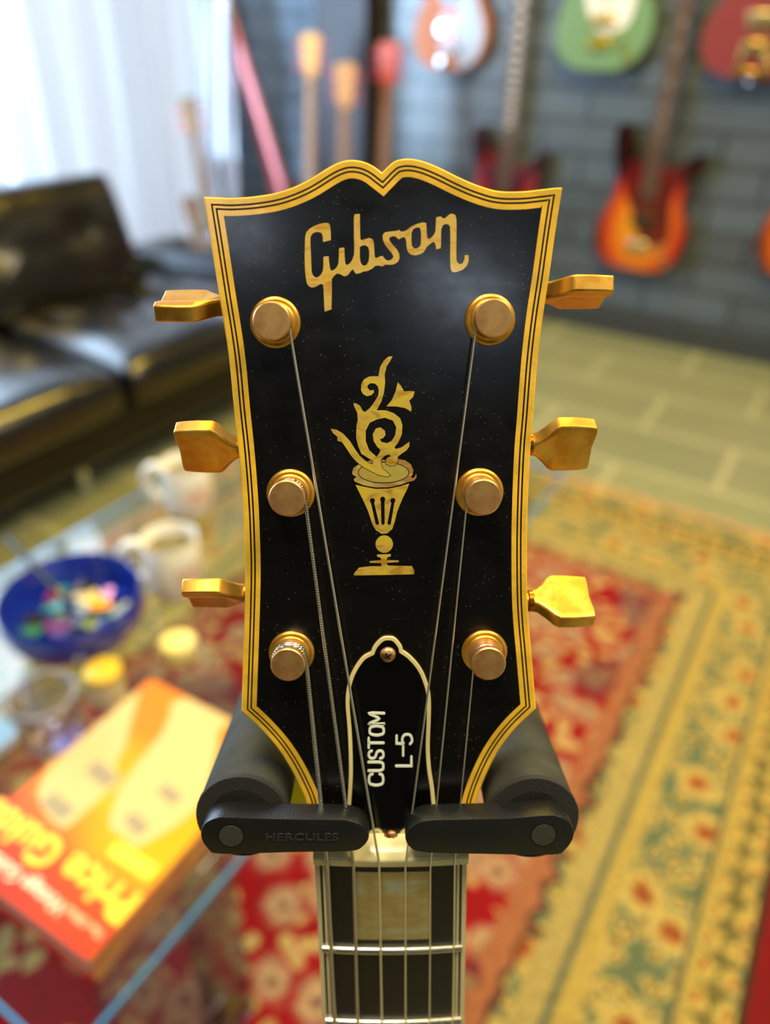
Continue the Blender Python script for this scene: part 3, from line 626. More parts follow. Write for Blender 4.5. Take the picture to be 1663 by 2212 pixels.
# ================================================================== THE ROOM
def m_brick():
    k = NT('dark_painted_block_wall'); b = k.b; co = k.coord()
    sp = k.n('ShaderNodeSeparateXYZ'); k.l(co, sp.inputs[0])
    cb = k.n('ShaderNodeCombineXYZ'); k.l(sp.outputs[0], cb.inputs[0]); k.l(sp.outputs[2], cb.inputs[1])
    br = k.n('ShaderNodeTexBrick', i_Scale=1.0); br.inputs['Brick Width'].default_value = 0.36; br.inputs['Row Height'].default_value = 0.118
    br.inputs['Mortar Size'].default_value = 0.007; br.inputs['Mortar Smooth'].default_value = 0.4
    br.inputs['Color1'].default_value = hexc('454f5a'); br.inputs['Color2'].default_value = hexc('566474'); br.inputs['Mortar'].default_value = hexc('1d2124')
    k.l(cb.outputs[0], br.inputs['Vector'])
    nz = k.n('ShaderNodeTexNoise', i_Scale=6.0, i_Detail=5.0); k.l(co, nz.inputs['Vector'])
    k.l(k.mix(k.math('MULTIPLY', nz.outputs[0], 0.5), br.outputs[0], hexc('383d42')), b.inputs['Base Color'])
    b.inputs['Roughness'].default_value = 0.36; b.inputs['Coat Weight'].default_value = 0.5; b.inputs['Coat Roughness'].default_value = 0.3
    ht = k.math('SUBTRACT', k.math('MULTIPLY', nz.outputs[0], 0.4), br.outputs['Fac'])
    bp = k.n('ShaderNodeBump', i_Strength=0.9, i_Distance=0.012); k.l(ht, bp.inputs['Height']); k.l(bp.outputs[0], b.inputs['Normal'])
    return k.m
def m_tile():
    k = NT('grey_green_floor_tile'); b = k.b; co = k.coord()
    mp = k.n('ShaderNodeMapping'); mp.inputs['Location'].default_value = (0.135, -0.02, 0); k.l(co, mp.inputs['Vector'])
    br = k.n('ShaderNodeTexBrick', i_Scale=1.0); br.inputs['Brick Width'].default_value = 0.60; br.inputs['Row Height'].default_value = 0.30
    br.inputs['Mortar Size'].default_value = 0.012; br.inputs['Mortar Smooth'].default_value = 0.2
    br.inputs['Color1'].default_value = hexc('7a7d60'); br.inputs['Color2'].default_value = hexc('878862'); br.inputs['Mortar'].default_value = hexc('a8a57e')
    k.l(mp.outputs[0], br.inputs['Vector'])
    nz = k.n('ShaderNodeTexNoise', i_Scale=9.0, i_Detail=4.0); k.l(co, nz.inputs['Vector'])
    k.l(k.mix(k.math('MULTIPLY', nz.outputs[0], 0.4), br.outputs[0], hexc('696c58')), b.inputs['Base Color'])
    b.inputs['Roughness'].default_value = 0.42
    return k.m
P0_, P1_, Q0_, Q1_, ZC = -2.95, 2.6, -2.4, 3.31, 2.85
def slab(name, mat_, p0, p1, q0, q1, z0, z1):
    o = MB().box(((p0 + p1) / 2, (q0 + q1) / 2, (z0 + z1) / 2), (p1 - p0, q1 - q0, z1 - z0)).build(name, mat_)
    o.rotation_euler = (0, 0, YAW); tag(o, kind='structure'); return o
M['brick'] = m_brick(); M['tile'] = m_tile()
M['plaster'] = mat('grey_plaster', '8d8d88', 0.8); M['darkplaster'] = mat('beige_plaster', '97917f', 0.8)
slab('floor', M['tile'], P0_, P1_, Q0_, Q1_, -0.1, 0)
slab('ceiling', mat('dark_ceiling', '5c5954', 0.9), P0_, P1_, Q0_, Q1_, ZC, ZC + 0.1)
slab('wall_back', M['brick'], P0_ - 0.1, P1_, Q1_, Q1_ + 0.12, 0, ZC)
slab('wall_right', M['darkplaster'], P1_, P1_ + 0.1, Q0_, Q1_, 0, ZC)
slab('wall_front', mat('charcoal_plaster', '262524', 0.9), P0_, P1_, Q0_ - 0.1, Q0_, 0, ZC)
# left wall with a tall shop window: piers, sill and head
wl = MB().box((P0_ - 0.05, (3.15 + Q1_) / 2, ZC / 2), (0.1, Q1_ - 3.15, ZC)).box((P0_ - 0.05, (Q0_ - 0.9) / 2, ZC / 2), (0.1, -0.9 - Q0_, ZC)) \
    .box((P0_ - 0.05, 1.125, 0.06), (0.1, 4.05, 0.12)).box((P0_ - 0.05, 1.125, (2.6 + ZC) / 2), (0.1, 4.05, ZC - 2.6)).build('wall_left', M['plaster'])
wl.rotation_euler = (0, 0, YAW); tag(wl, kind='structure')
def m_glass(name, tint, alpha=0.12, rough=0.02):
    k = NT(name); t = k.t; t.nodes.remove(k.b)
    tr = k.n('ShaderNodeBsdfTransparent'); tr.inputs[0].default_value = tint
    gl = k.n('ShaderNodeBsdfGlossy'); gl.inputs['Roughness'].default_value = rough
    lw = k.n('ShaderNodeLayerWeight'); lw.inputs[0].default_value = 0.5
    mx = k.n('ShaderNodeMixShader'); k.l(k.math('ADD', k.math('MULTIPLY', k.math('POWER', lw.outputs['Facing'], 5.0), 0.20), 0.02 + 0.12 * alpha, True), mx.inputs[0]); k.l(tr.outputs[0], mx.inputs[1]); k.l(gl.outputs[0], mx.inputs[2]); k.l(mx.outputs[0], k.out.inputs[0])
    return k.m
M['pane'] = m_glass('window_glass', (0.96, 0.98, 1, 1))
win = MB().box((P0_ - 0.03, 1.125, 0.14), (0.06, 4.05, 0.04)).box((P0_ - 0.03, 1.125, 2.58), (0.06, 4.05, 0.04))
for q in (-0.88, 0.45, 1.75, 3.13): win.box((P0_ - 0.03, q, 1.36), (0.06, 0.05, 2.44))
win.box((P0_ - 0.03, 1.1, 0.70), (0.05, 1.3, 0.04))
wn = win.build('window_1', mat('window_frame_white', 'd8dde0', 0.4)); wn.rotation_euler = (0, 0, YAW); tag(wn, kind='structure')
MB().box((P0_ - 0.03, 1.125, 1.36), (0.008, 4.0, 2.4)).build('window_pane', M['pane'], wn)
tr1 = MB().box((-2.20, 3.24, ZC / 2), (0.27, 0.14, ZC)).build('trim_1', mat('dark_aubergine_pillar', '211a20', 0.5)); tr1.rotation_euler = (0, 0, YAW); tag(tr1, kind='structure')
bb = MB().box((0, Q1_ - 0.008, 0.05), (5.1, 0.016, 0.10)).build('baseboard_back', mat('dark_baseboard', '33373a', 0.5)); bb.rotation_euler = (0, 0, YAW); tag(bb, kind='structure')

# curtain: folded sheer cloth
def m_sheer():
    k = NT('sheer_curtain'); t = k.t; t.nodes.remove(k.b)
    d = k.n('ShaderNodeBsdfDiffuse'); d.inputs[0].default_value = (0.85, 0.87, 0.9, 1)
    tl_ = k.n('ShaderNodeBsdfTranslucent'); tl_.inputs[0].default_value = (0.30, 0.29, 0.33, 1)
    tp = k.n('ShaderNodeBsdfTransparent'); tp.inputs[0].default_value = (0.95, 0.97, 1, 1)
    m1 = k.n('ShaderNodeMixShader'); m1.inputs[0].default_value = 0.6; k.l(d.outputs[0], m1.inputs[1]); k.l(tl_.outputs[0], m1.inputs[2])
    m2 = k.n('ShaderNodeMixShader'); lw = k.n('ShaderNodeLayerWeight'); lw.inputs[0].default_value = 0.5; k.l(k.math('MULTIPLY', k.math('SUBTRACT', 1.0, k.math('POWER', lw.outputs['Facing'], 0.6)), 0.36), m2.inputs[0]); k.l(m1.outputs[0], m2.inputs[1]); k.l(tp.outputs[0], m2.inputs[2]); k.l(m2.outputs[0], k.out.inputs[0])
    return k.m
g = MB(); n = 260; q0, q1 = 1.88, 3.16
for i in range(n + 1):
    t = i / n; q = q0 + (q1 - q0) * t
    for z in (0.02, 0.9, 1.8, 2.62):
        a = 0.030 * (1.6 - 0.3 * z / 2.6)
        off = a * sin(t * 2 * pi * 8 + 1.6 * sin(t * 11)) + 0.012 * sin(t * 2 * pi * 23 + z)
        g.v.append(Vector((-2.86 + off, q + 0.05 * (z - 1.2) * (1 - t) * 0.3, z)))
g.f = [(i * 4 + j, (i + 1) * 4 + j, (i + 1) * 4 + j + 1, i * 4 + j + 1) for i in range(n) for j in range(3)]
cu = g.build('sheer_curtain', m_sheer(), smooth=True, angle=180); cu.rotation_euler = (0, 0, YAW)
tag(cu, 'white sheer curtain hanging in folds across the bright window behind the sofa', 'curtain')
g = MB().cyl((-2.86, -0.8, 2.66), (-2.86, 3.2, 2.66), 0.014); cr_ = g.build('curtain_rod', M['chrome'], smooth=True); cr_.rotation_euler = (0, 0, YAW)
tag(cr_, 'thin metal rod carrying the white sheer curtain', 'curtain rod')

# ---- rug
def m_rug():
    k = NT('oriental_rug'); b = k.b; co = k.coord(); b.inputs['Roughness'].default_value = 0.95; b.inputs['Specular IOR Level'].default_value = 0.1
    sp = k.n('ShaderNodeSeparateXYZ'); k.l(co, sp.inputs[0]); x, y = sp.outputs[0], sp.outputs[1]
    hx, hy = 0.855, 1.475
    dx = k.math('SUBTRACT', hx, k.math('ABSOLUTE', x)); dy = k.math('SUBTRACT', hy, k.math('ABSOLUTE', y))
    wob = k.n('ShaderNodeTexNoise', i_Scale=30.0, i_Detail=1.0); k.l(co, wob.inputs['Vector'])
    d = k.math('MINIMUM', dx, dy)
    def vor(scale, feat='F1', rnd=0.6, off=(0, 0, 0)):
        mp = k.n('ShaderNodeMapping'); mp.inputs['Location'].default_value = off; k.l(co, mp.inputs['Vector'])
        nzz = k.n('ShaderNodeTexNoise', i_Scale=40.0, i_Detail=2.0); k.l(co, nzz.inputs['Vector'])
        ad = k.n('ShaderNodeVectorMath', operation='MULTIPLY_ADD'); ad.inputs[1].default_value = (0.03, 0.03, 0); k.l(nzz.outputs['Color'], ad.inputs[0]); k.l(mp.outputs[0], ad.inputs[2])
        v = k.n('ShaderNodeTexVoronoi', voronoi_dimensions='2D', feature=feat, i_Scale=scale, i_Randomness=rnd); k.l(ad.outputs[0], v.inputs['Vector']); return v
    def rose(v, stops): return k.ramp(v.outputs['Distance'], stops, 'LINEAR')
    H = hexc
    # red field with blossoms
    v1 = vor(11.0, rnd=1.0); f1 = rose(v1, [(0.0, H('5a3a3c')), (0.07, H('6b4844')), (0.12, H('a5865f')), (0.26, H('99735a')), (0.34, H('8a3c34')), (0.42, H('840b13')), (1, H('840b13'))])
    v2 = vor(27.0, rnd=1.0, off=(3, 1, 0)); f2 = rose(v2, [(0.0, H('7f7a52')), (0.16, H('b0985c')), (0.34, H('aa7f54')), (0.42, H('840b13'))])
    sel = k.math('MULTIPLY', k.math('LESS_THAN', v2.outputs['Distance'], 0.42), k.math('GREATER_THAN', v1.outputs['Distance'], 0.36))
    nz = k.n('ShaderNodeTexNoise', i_Scale=5.0, i_Detail=1.0); k.l(co, nz.inputs['Vector'])
    sel = k.math('MULTIPLY', sel, k.math('GREATER_THAN', nz.outputs[0], 0.42))
    red = k.mix(sel, f1, f2)
    nb = k.n('ShaderNodeTexNoise', i_Scale=3.2, i_Detail=0.0); k.l(co, nb.inputs['Vector'])
    red = k.mix(k.math('GREATER_THAN', nb.outputs[0], 0.60), red, k.mix(0.6, red, H('4b2a35')))
    # yellow / sage border with rosettes
    v3 = vor(8.5, rnd=0.75, off=(1.3, 0.4, 0)); g1 = rose(v3, [(0.0, H('6b4426')), (0.06, H('8a4420')), (0.12, H('8f4a26')), (0.16, H('a08a4c')), (0.27, H('b39a54')), (0.34, H('7c7850')), (0.48, H('86805a')), (0.60, H('96844e')), (1, H('96844e'))])
    v4 = vor(34.0, rnd=1.0); g2 = rose(v4, [(0.0, H('5a3216')), (0.13, H('4a3c20')), (0.22, H('b39a54')), (0.36, H('a89150')), (0.46, H('5f684a')), (1, H('566046'))])
    gold = k.mix(k.math('GREATER_THAN', v3.outputs['Distance'], 0.33), g1, g2)
    # small repeating guard flowers
    v5 = vor(20.0, rnd=0.05, off=(0.5, 0.2, 0)); gd = rose(v5, [(0.0, H('7a3018')), (0.14, H('8a3a1c')), (0.19, H('ad9448')), (0.38, H('ad964e')), (0.45, H('5a5230')), (1, H('857638'))])
    def band(a, b_): return k.math('MULTIPLY', k.math('GREATER_THAN', d, a), k.math('LESS_THAN', d, b_))
    col = k.mix(k.math('GREATER_THAN', k.math('ADD', d, k.math('MULTIPLY', k.math('SUBTRACT', wob.outputs[0], 0.5), 0.06)), 0.400), gold, red)
    for a, b_, c in ((0.0, 0.022, H('b98a5a')), (0.10, 0.112, H('33261c')), (0.118, 0.168, gd), (0.168, 0.184, H('a08a46')), (0.184, 0.192, H('4e5240')), (0.295, 0.325, H('a08a46')), (0.325, 0.337, H('545b48')), (0.337, 0.375, H('9a8850'))):
        col = k.mix(band(a, b_), col, c)
    col = k.mix(k.math('GREATER_THAN', x, hx - 0.10), col, H('6e1014'))
    dw = k.math('ADD', d, k.math('MULTIPLY', k.math('SUBTRACT', wob.outputs[0], 0.5), 0.06))
    col = k.mix(k.math('MULTIPLY', k.math('GREATER_THAN', dw, 0.390), k.math('LESS_THAN', dw, 0.402)), col, H('4c2f28'))
    col = k.mix(k.math('MULTIPLY', k.math('GREATER_THAN', dw, 0.402), k.math('LESS_THAN', dw, 0.437)), col, H('915a3c'))
    fine = k.n('ShaderNodeTexNoise', i_Scale=110.0, i_Detail=3.0); k.l(co, fine.inputs['Vector'])
    col = k.mix(k.ramp(fine.outputs[0], [(0.50, (0, 0, 0, 1)), (0.62, (0.8,) * 3 + (1,))]), col, k.mix(0.45, H('2e2414'), col))
    k.l(col, b.inputs['Base Color'])
    bp = k.n('ShaderNodeBump', i_Strength=0.5, i_Distance=0.003); k.l(fine.outputs[0], bp.inputs['Height']); k.l(bp.outputs[0], b.inputs['Normal'])
    return k.m
rug = MB().box((0, 0, 0.004), (1.71, 2.95, 0.008)).build('oriental_rug', m_rug())
rug.location = W(-0.565, 0.47, 0); rug.rotation_euler = (0, 0, YAW)
tag(rug, 'red and gold oriental rug with flowered borders on the tiled floor', 'rug')

# ---- glass coffee table
M['tglass'] = m_glass('table_glass', (0.93, 0.97, 0.96, 1), 0.3)
M['gedge'] = mat('glass_edge', '2480c0', 0.1, coat=1.0, spec=0.8)  # blue carries the sky's reflection as well as the glass tint
M['acrylic'] = m_glass('clear_acrylic', (0.66, 0.74, 0.80, 1), 1.6, 0.10)
TP0, TP1, TQ0, TQ1, TZ = -0.98, -0.348, 0.09, 1.27, 0.40
tab = room('coffee_table', (TP0 + TP1) / 2, (TQ0 + TQ1) / 2)
tag(tab, 'low glass coffee table standing on the red rug', 'table')
hx, hy = (TP1 - TP0) / 2, (TQ1 - TQ0) / 2
MB().box((0, 0, TZ - 0.006), (2 * hx - 0.008, 2 * hy - 0.008, 0.012)).build('glass_top', M['tglass'], tab)
MB().ring([(hx, hy), (-hx, hy), (-hx, -hy), (hx, -hy)], [(hx - .004, hy - .004), (-hx + .004, hy - .004), (-hx + .004, -hy + .004), (hx - .004, -hy + .004)], TZ - 0.009, TZ).build('polished_edge', M['gedge'], tab, bevel=0.001)
for sx_ in (-1, 1):
    for sy_ in (-1, 1):
        x, y = sx_ * (hx - 0.055), (hy - 0.12 if sy_ > 0 else -hy + 0.21)
        lg_ = MB().box((x, y, (TZ - 0.012 + 0.008) / 2), (0.05, 0.05, TZ - 0.02 - 0.0)).build('leg', M['acrylic'], tab, bevel=0.004)
        MB().cyl((x, y, TZ - 0.013), (x, y, TZ + 0.004), 0.011).build('bolt', mat('brass_bolt', 'd8c640', 0.15, metal=1.0), lg_, bevel=0.001)

# ---- price guide book
BZ = TZ + 0.036
bk = empty('price_guide', (-0.267, 0.491, TZ + 0.0004), R(-29))
tag(bk, 'thick orange and yellow paperback with cream guitars on its cover, lying on the glass table', 'book')
bw, bh = 0.197, 0.273
MB().box((0, 0, 0.018), (bw - 0.006, bh - 0.005, 0.031)).build('page_block', mat('book_pages', 'd9d2c0', 0.8, var=0.2, vscale=400), bk)
def m_cover():
    k = NT('orange_cover'); b = k.b; co = k.coord(); sp = k.n('ShaderNodeSeparateXYZ'); k.l(co, sp.inputs[0])
    t = k.math('ADD', k.math('MULTIPLY', sp.outputs[1], 2.6), 0.80)
    nz = k.n('ShaderNodeTexNoise', i_Scale=9.0, i_Detail=1.0); k.l(co, nz.inputs['Vector'])
    t = k.math('ADD', t, k.math('MULTIPLY', k.math('SUBTRACT', nz.outputs[0], 0.5), 0.35))
    k.l(k.ramp(t, [(0.40, hexc('c82e18')), (0.60, hexc('d8481a')), (0.74, hexc('e8a006')), (0.88, hexc('e59410')), (1, hexc('e07c10'))]), b.inputs['Base Color'])
    b.inputs['Roughness'].default_value = 0.3; b.inputs['Coat Weight'].default_value = 0.3
    return k.m
M['cover'] = m_cover()
MB().box((0, 0, 0.0345), (bw, bh, 0.002)).box((0, 0, 0.001), (bw, bh, 0.002)).build('cover', M['cover'], bk)
MB().box((bw / 2, 0, 0.018), (0.002, bh, 0.035)).build('spine', mat('book_spine', 'c98a22', 0.4, col2='a85a20', vscale=25), bk)
BT = 0.0355
def bk_pt(px, py):
    r = ray(px, py); t = (TZ + BT - CAMZ) / r.z; v = CAMP + r * t - bk.location
    a = -R(-29); return (v.x * cos(a) - v.y * sin(a), v.x * sin(a) + v.y * cos(a))
def crop5(pts):
    out = []
    for x, y in pts:
        u, v = bk_pt(x * 0.4209, 1440 + y * 0.4209)
        out.append((max(-bw / 2 + .001, min(bw / 2 - .001, u)), max(-bh / 2 + .001, min(bh / 2 - .001, v))))
    return out
crm = mat('printed_cream_guitar', 'c6b278', 0.35); gry = mat('printed_grey_pickup', '968a6c', 0.4)
for body, pks in (([(715, 105), (640, 120), (560, 180), (440, 300), (330, 420), (230, 560), (190, 650), (210, 720), (270, 800), (330, 835), (380, 800), (470, 720), (560, 640), (620, 590), (590, 500), (640, 420), (670, 300)], [[(430, 540), (500, 480), (620, 570), (540, 630)], [(200, 700), (280, 645), (395, 735), (310, 800)]]),
                  ([(1190, 270), (1080, 210), (960, 160), (880, 190), (870, 260), (830, 350), (720, 480), (640, 590), (600, 660), (570, 760), (560, 830), (640, 880), (700, 935), (800, 880), (900, 820), (1000, 740), (1060, 640), (1110, 440), (1120, 330)], [[(800, 640), (860, 600), (945, 670), (880, 720)], [(630, 790), (690, 745), (775, 825), (700, 880)]])):
    cg = MB().prism([ccw(crop5(body))], BT - 0.0002, BT + 0.0004).build('printed_guitar', crm, bk)
    for pk in pks: MB().prism([ccw(crop5(pk))], BT, BT + 0.0006).build('printed_pickup', gry, cg)
TX = Matrix.Rotation(pi, 4, 'Z')
def btxt(name, s, x, y, size, m, off=0.0, z=0.0006):
    text_obj(name, s, size, 0.0003, m, bk, Matrix.Translation((x, y, BT + z)) @ TX, offset=off)
ty = mat('title_yellow', 'f3cf35', 0.4); tshadow = mat('title_red', 'e0492c', 0.4)
btxt('cover_lettering', 'Price Guide', -0.006, -0.084, 0.044, tshadow, 0.0026, 0.0002)
btxt('cover_lettering', 'Price Guide', -0.006, -0.085, 0.044, ty, 0.0014, 0.0008)
btxt('cover_lettering', 'Vintage Guitar', -0.012, -0.117, 0.0185, mat('cover_white', 'f4e6cc', 0.4), 0.0003)
btxt('cover_lettering', 'The Official', 0.068, -0.115, 0.0105, mat('cover_white_small', 'f0d2a4', 0.4), 0.0001)
MB().box((0.062, -0.050, BT + 0.0004), (0.055, 0.016, 0.0008)).build('yellow_label', mat('label_yellow', 'f6d13c', 0.4), bk, bevel=0.0003)

# ---- mugs
M['china'] = mat('white_china', 'e6e4de', 0.15, coat=0.5); M['tea'] = mat('pale_tea', '7c6f34', 0.08, coat=0.6, var=0.5, vscale=90)
def mug(p, q, rz, label, print_col=None):
    t = room('mug', p, q, TZ, rz)
    tag(t, label, 'mug', 'white mugs on the glass table')
    MB().lathe([(0.001, 0.0005), (0.034, 0.0005), (0.038, 0.004), (0.041, 0.03), (0.0415, 0.095), (0.0405, 0.0965), (0.0385, 0.095), (0.038, 0.03), (0.034, 0.007), (0.001, 0.006)], seg=40, cap=False).build('mug_body', M['china'], t, smooth=True, angle=70)
    pts = [(-0.040, 0, 0.080), (-0.055, 0, 0.083), (-0.070, 0, 0.070), (-0.073, 0, 0.050), (-0.066, 0, 0.030), (-0.052, 0, 0.020), (-0.040, 0, 0.023)]
    MB().tube(cat(pts, 5), 0.0092, 14).build('handle', M['china'], t, smooth=True)
    MB().lathe([(0.038, 0.076), (0.001, 0.0762)], seg=32, cap=False).build('drink', M['tea'], t)
    # faint reddish print wrapped on the side
    g = MB(); ns = 14
    for i in range(ns + 1):
        a = -1.25 + 0.9 * i / ns - rz * 0
        for z in (0.030, 0.062): g.v.append(Vector((0.0422 * cos(a), 0.0422 * sin(a), z)))
    g.f = [(2 * i, 2 * i + 2, 2 * i + 3, 2 * i + 1) for i in range(ns)]
    g.build('printed_patch', mat('faint_red_print', 'cf9c8c', 0.3, col2='e2d3c6', vscale=120), t, smooth=True)
mug(-0.862, 0.765, R(31 - 4), 'white china mug standing farthest back on the glass table, handle to the left')
mug(-0.722, 0.592, R(31 + 4), 'white china mug in the middle of the table, right of the blue bowl')
# clear tumbler with candle
M['cglass'] = m_glass('clear_glass', (0.97, 0.98, 0.98, 1), 0.6)
t = room('candle_glass', -0.610, 0.487, TZ); tag(t, 'squat clear glass holding a pale yellow candle, in front of the mugs', 'candle holder')
MB().lathe([(0.001, 0.001), (0.031, 0.001), (0.036, 0.006), (0.037, 0.052), (0.034, 0.052), (0.033, 0.010), (0.001, 0.008)], seg=36, cap=False).build('glass_cup', M['cglass'], t, smooth=True, angle=60)
c_ = MB().lathe([(0.001, 0.010), (0.024, 0.010), (0.024, 0.030), (0.022, 0.032), (0.001, 0.031)], seg=28, cap=False).build('candle', mat('pale_wax', 'efe08a', 0.4), t, smooth=True)
MB().cyl((0, 0, 0.030), (0, 0.001, 0.038), 0.0008, seg=6).build('wick', M['pinstripe'], c_)
# cream jar and clear glass beside the bowl
t = room('cream_jar', -0.632, 0.385, TZ); tag(t, 'small cream and yellow jar between the blue bowl and the orange book', 'jar')
MB().lathe([(0.001, 0), (0.020, 0), (0.022, 0.003), (0.022, 0.040), (0.019, 0.043), (0.001, 0.043)], seg=28, cap=False).build('jar_body', mat('cream_glaze', 'ecdfb4', 0.25, coat=0.4), t, smooth=True)
MB().lathe([(0.0225, 0.040), (0.0225, 0.052), (0.020, 0.054), (0.001, 0.054)], seg=28, cap=False).build('lid', mat('yellow_lid', 'd2b22a', 0.35), t, smooth=True, angle=50)
t = room('drinking_glass', -0.632, 0.305, TZ); tag(t, 'clear empty drinking glass in front of the blue bowl', 'glass')
MB().lathe([(0.001, 0.001), (0.030, 0.001), (0.034, 0.006), (0.037, 0.080), (0.0345, 0.080), (0.031, 0.010), (0.001, 0.008)], seg=36, cap=False).build('glass_body', m_glass('violet_tinted_glass', (0.86, 0.86, 0.97, 1), 0.9), t, smooth=True, angle=60)
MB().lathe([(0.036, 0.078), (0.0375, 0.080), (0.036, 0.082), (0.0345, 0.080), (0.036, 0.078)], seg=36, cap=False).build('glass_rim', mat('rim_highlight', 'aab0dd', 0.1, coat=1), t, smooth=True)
# blue booklet
t = room('blue_booklet', -0.770, 0.215, TZ, R(-6)); tag(t, 'thin pale blue booklet at the near left of the table, beside the book', 'booklet')
rc = [(sx_ * 0.080 + 0.014 * cos(a), sy_ * 0.066 + 0.014 * sin(a)) for sx_, sy_, a0 in ((1, 1, 0), (-1, 1, 90), (-1, -1, 180), (1, -1, 270)) for a in [R(a0 + 18 * i) for i in range(6)]]
MB().prism([rc], 0.0, 0.010).build('booklet_pages', M['china'], t); MB().prism([[(x * 1.01, y * 1.01) for x, y in rc]], 0.010, 0.0115).build('booklet_cover', mat('pale_blue_cover', '6f93b4', 0.4), t)
# cobalt bowl with picks
BP, BQ = -0.752, 0.440
t = room('cobalt_bowl', BP, BQ, TZ); tag(t, 'round cobalt blue glass bowl full of small coloured plectrums', 'bowl')
k_ = NT('cobalt_glass'); k_.b.inputs['Base Color'].default_value = (0.012, 0.035, 0.42, 1); k_.b.inputs['Roughness'].default_value = 0.06; k_.b.inputs['Transmission Weight'].default_value = 0.25; k_.b.inputs['Coat Weight'].default_value = 1
MB().lathe([(0.001, 0.001), (0.042, 0.001), (0.056, 0.005), (0.083, 0.026), (0.094, 0.052), (0.092, 0.080), (0.089, 0.084), (0.086, 0.081), (0.088, 0.052), (0.074, 0.028), (0.040, 0.012), (0.001, 0.010)], seg=56, cap=False).build('bowl_body', k_.m, t, smooth=True, angle=80)
pc = {'cream': 'c9bf8c', 'red': 'd8403c', 'orange': 'f0a52a', 'green': '2f6a4a', 'black': '16181c', 'blue': '1a3fd0', 'magenta': '7c2a6a', 'teal': '2c7f8a', 'olive': '8a9a30', 'violet': '5a4a8a', 'white': '9fb0c0'}
pm = {k: mat('plectrum_' + k, v, 0.25, coat=0.5) for k, v in pc.items()}
order = ['cream', 'cream', 'red', 'orange', 'white', 'black', 'green', 'olive', 'black', 'blue', 'magenta', 'teal', 'violet', 'black', 'green', 'black', 'magenta', 'violet', 'blue', 'black', 'teal', 'cream', 'black', 'green', 'violet', 'white']
spots = [(-0.010, 0.022), (0.002, 0.030), (0.018, 0.040), (0.026, 0.026), (0.012, 0.012), (0.040, 0.044), (0.052, 0.022), (0.034, 0.006), (0.010, -0.006), (0.060, -0.002), (-0.006, -0.030), (-0.040, -0.008), (0.020, -0.040), (0.030, -0.016), (-0.022, -0.012), (-0.014, 0.048), (-0.052, 0.006), (0.044, -0.036), (0.014, 0.056), (-0.034, -0.036), (-0.058, 0.020), (-0.026, 0.030), (-0.036, 0.042), (-0.010, -0.054), (0.004, -0.018), (0.056, 0.036)]
lp = ccw(cat([(0, -0.0155), (-0.007, -0.004), (-0.0125, 0.008), (-0.009, 0.0145), (0, 0.016), (0.009, 0.0145), (0.0125, 0.008), (0.007, -0.004)], 3, True))
proto = {}
place = {'cream': 'in the middle of', 'red': 'near the far side of', 'orange': 'near the far side of'}
cnt = {}
for i, (c_, (x, y)) in enumerate(zip(order, spots)):
    if c_ not in proto:
        o = MB().prism([lp], -0.0006, 0.0006).build('plectrum', pm[c_]); proto[c_] = o
    else: o = proto[c_].copy(); C.objects.link(o)
    rr = sqrt(x * x + y * y); z = TZ + 0.038 + 0.012 * (rr / 0.06) ** 2 + 0.004 * random.random() + (0.012 if i < 5 else 0)
    o.location = W(BP + x, BQ + y, z); o.rotation_euler = (random.uniform(-.35, .35), random.uniform(-.35, .35), random.uniform(0, 6.28))
    o['category'] = 'plectrum'; o['group'] = 'plectrums in the blue bowl'; cnt.setdefault(c_, []).append((o, x, y))
for c_, L in cnt.items():
    for j, (o, x, y) in enumerate(L):
        if len(L) == 1: o['label'] = '%s plectrum lying in the blue glass bowl, the only %s one' % (c_, c_)
        else:
            nr = sorted(L, key=lambda e: -e[1]); kx = [e[0] for e in nr].index(o)
            o['label'] = '%s plectrum in the blue glass bowl, %s of the %s ones' % (c_, ['rightmost', 'second from the right', 'third from the right', 'fourth from the right', 'fifth from the right', 'sixth from the right', 'seventh from the right'][kx], c_)
t = room('black_pen', BP - 0.10, BQ + 0.0, TZ + 0.084); tag(t, 'slim black pen resting across the left rim of the blue bowl', 'pen')
MB().cyl((-0.055, 0.02, 0.016), (0.085, -0.006, 0.000), 0.0042, seg=14).build('barrel', M['blackwood'], t, smooth=True); MB().cyl((0.085, -0.006, 0.000), (0.100, -0.0088, -0.002), 0.0042, 0.001, seg=14).build('tip', M['chrome'], t, smooth=True)

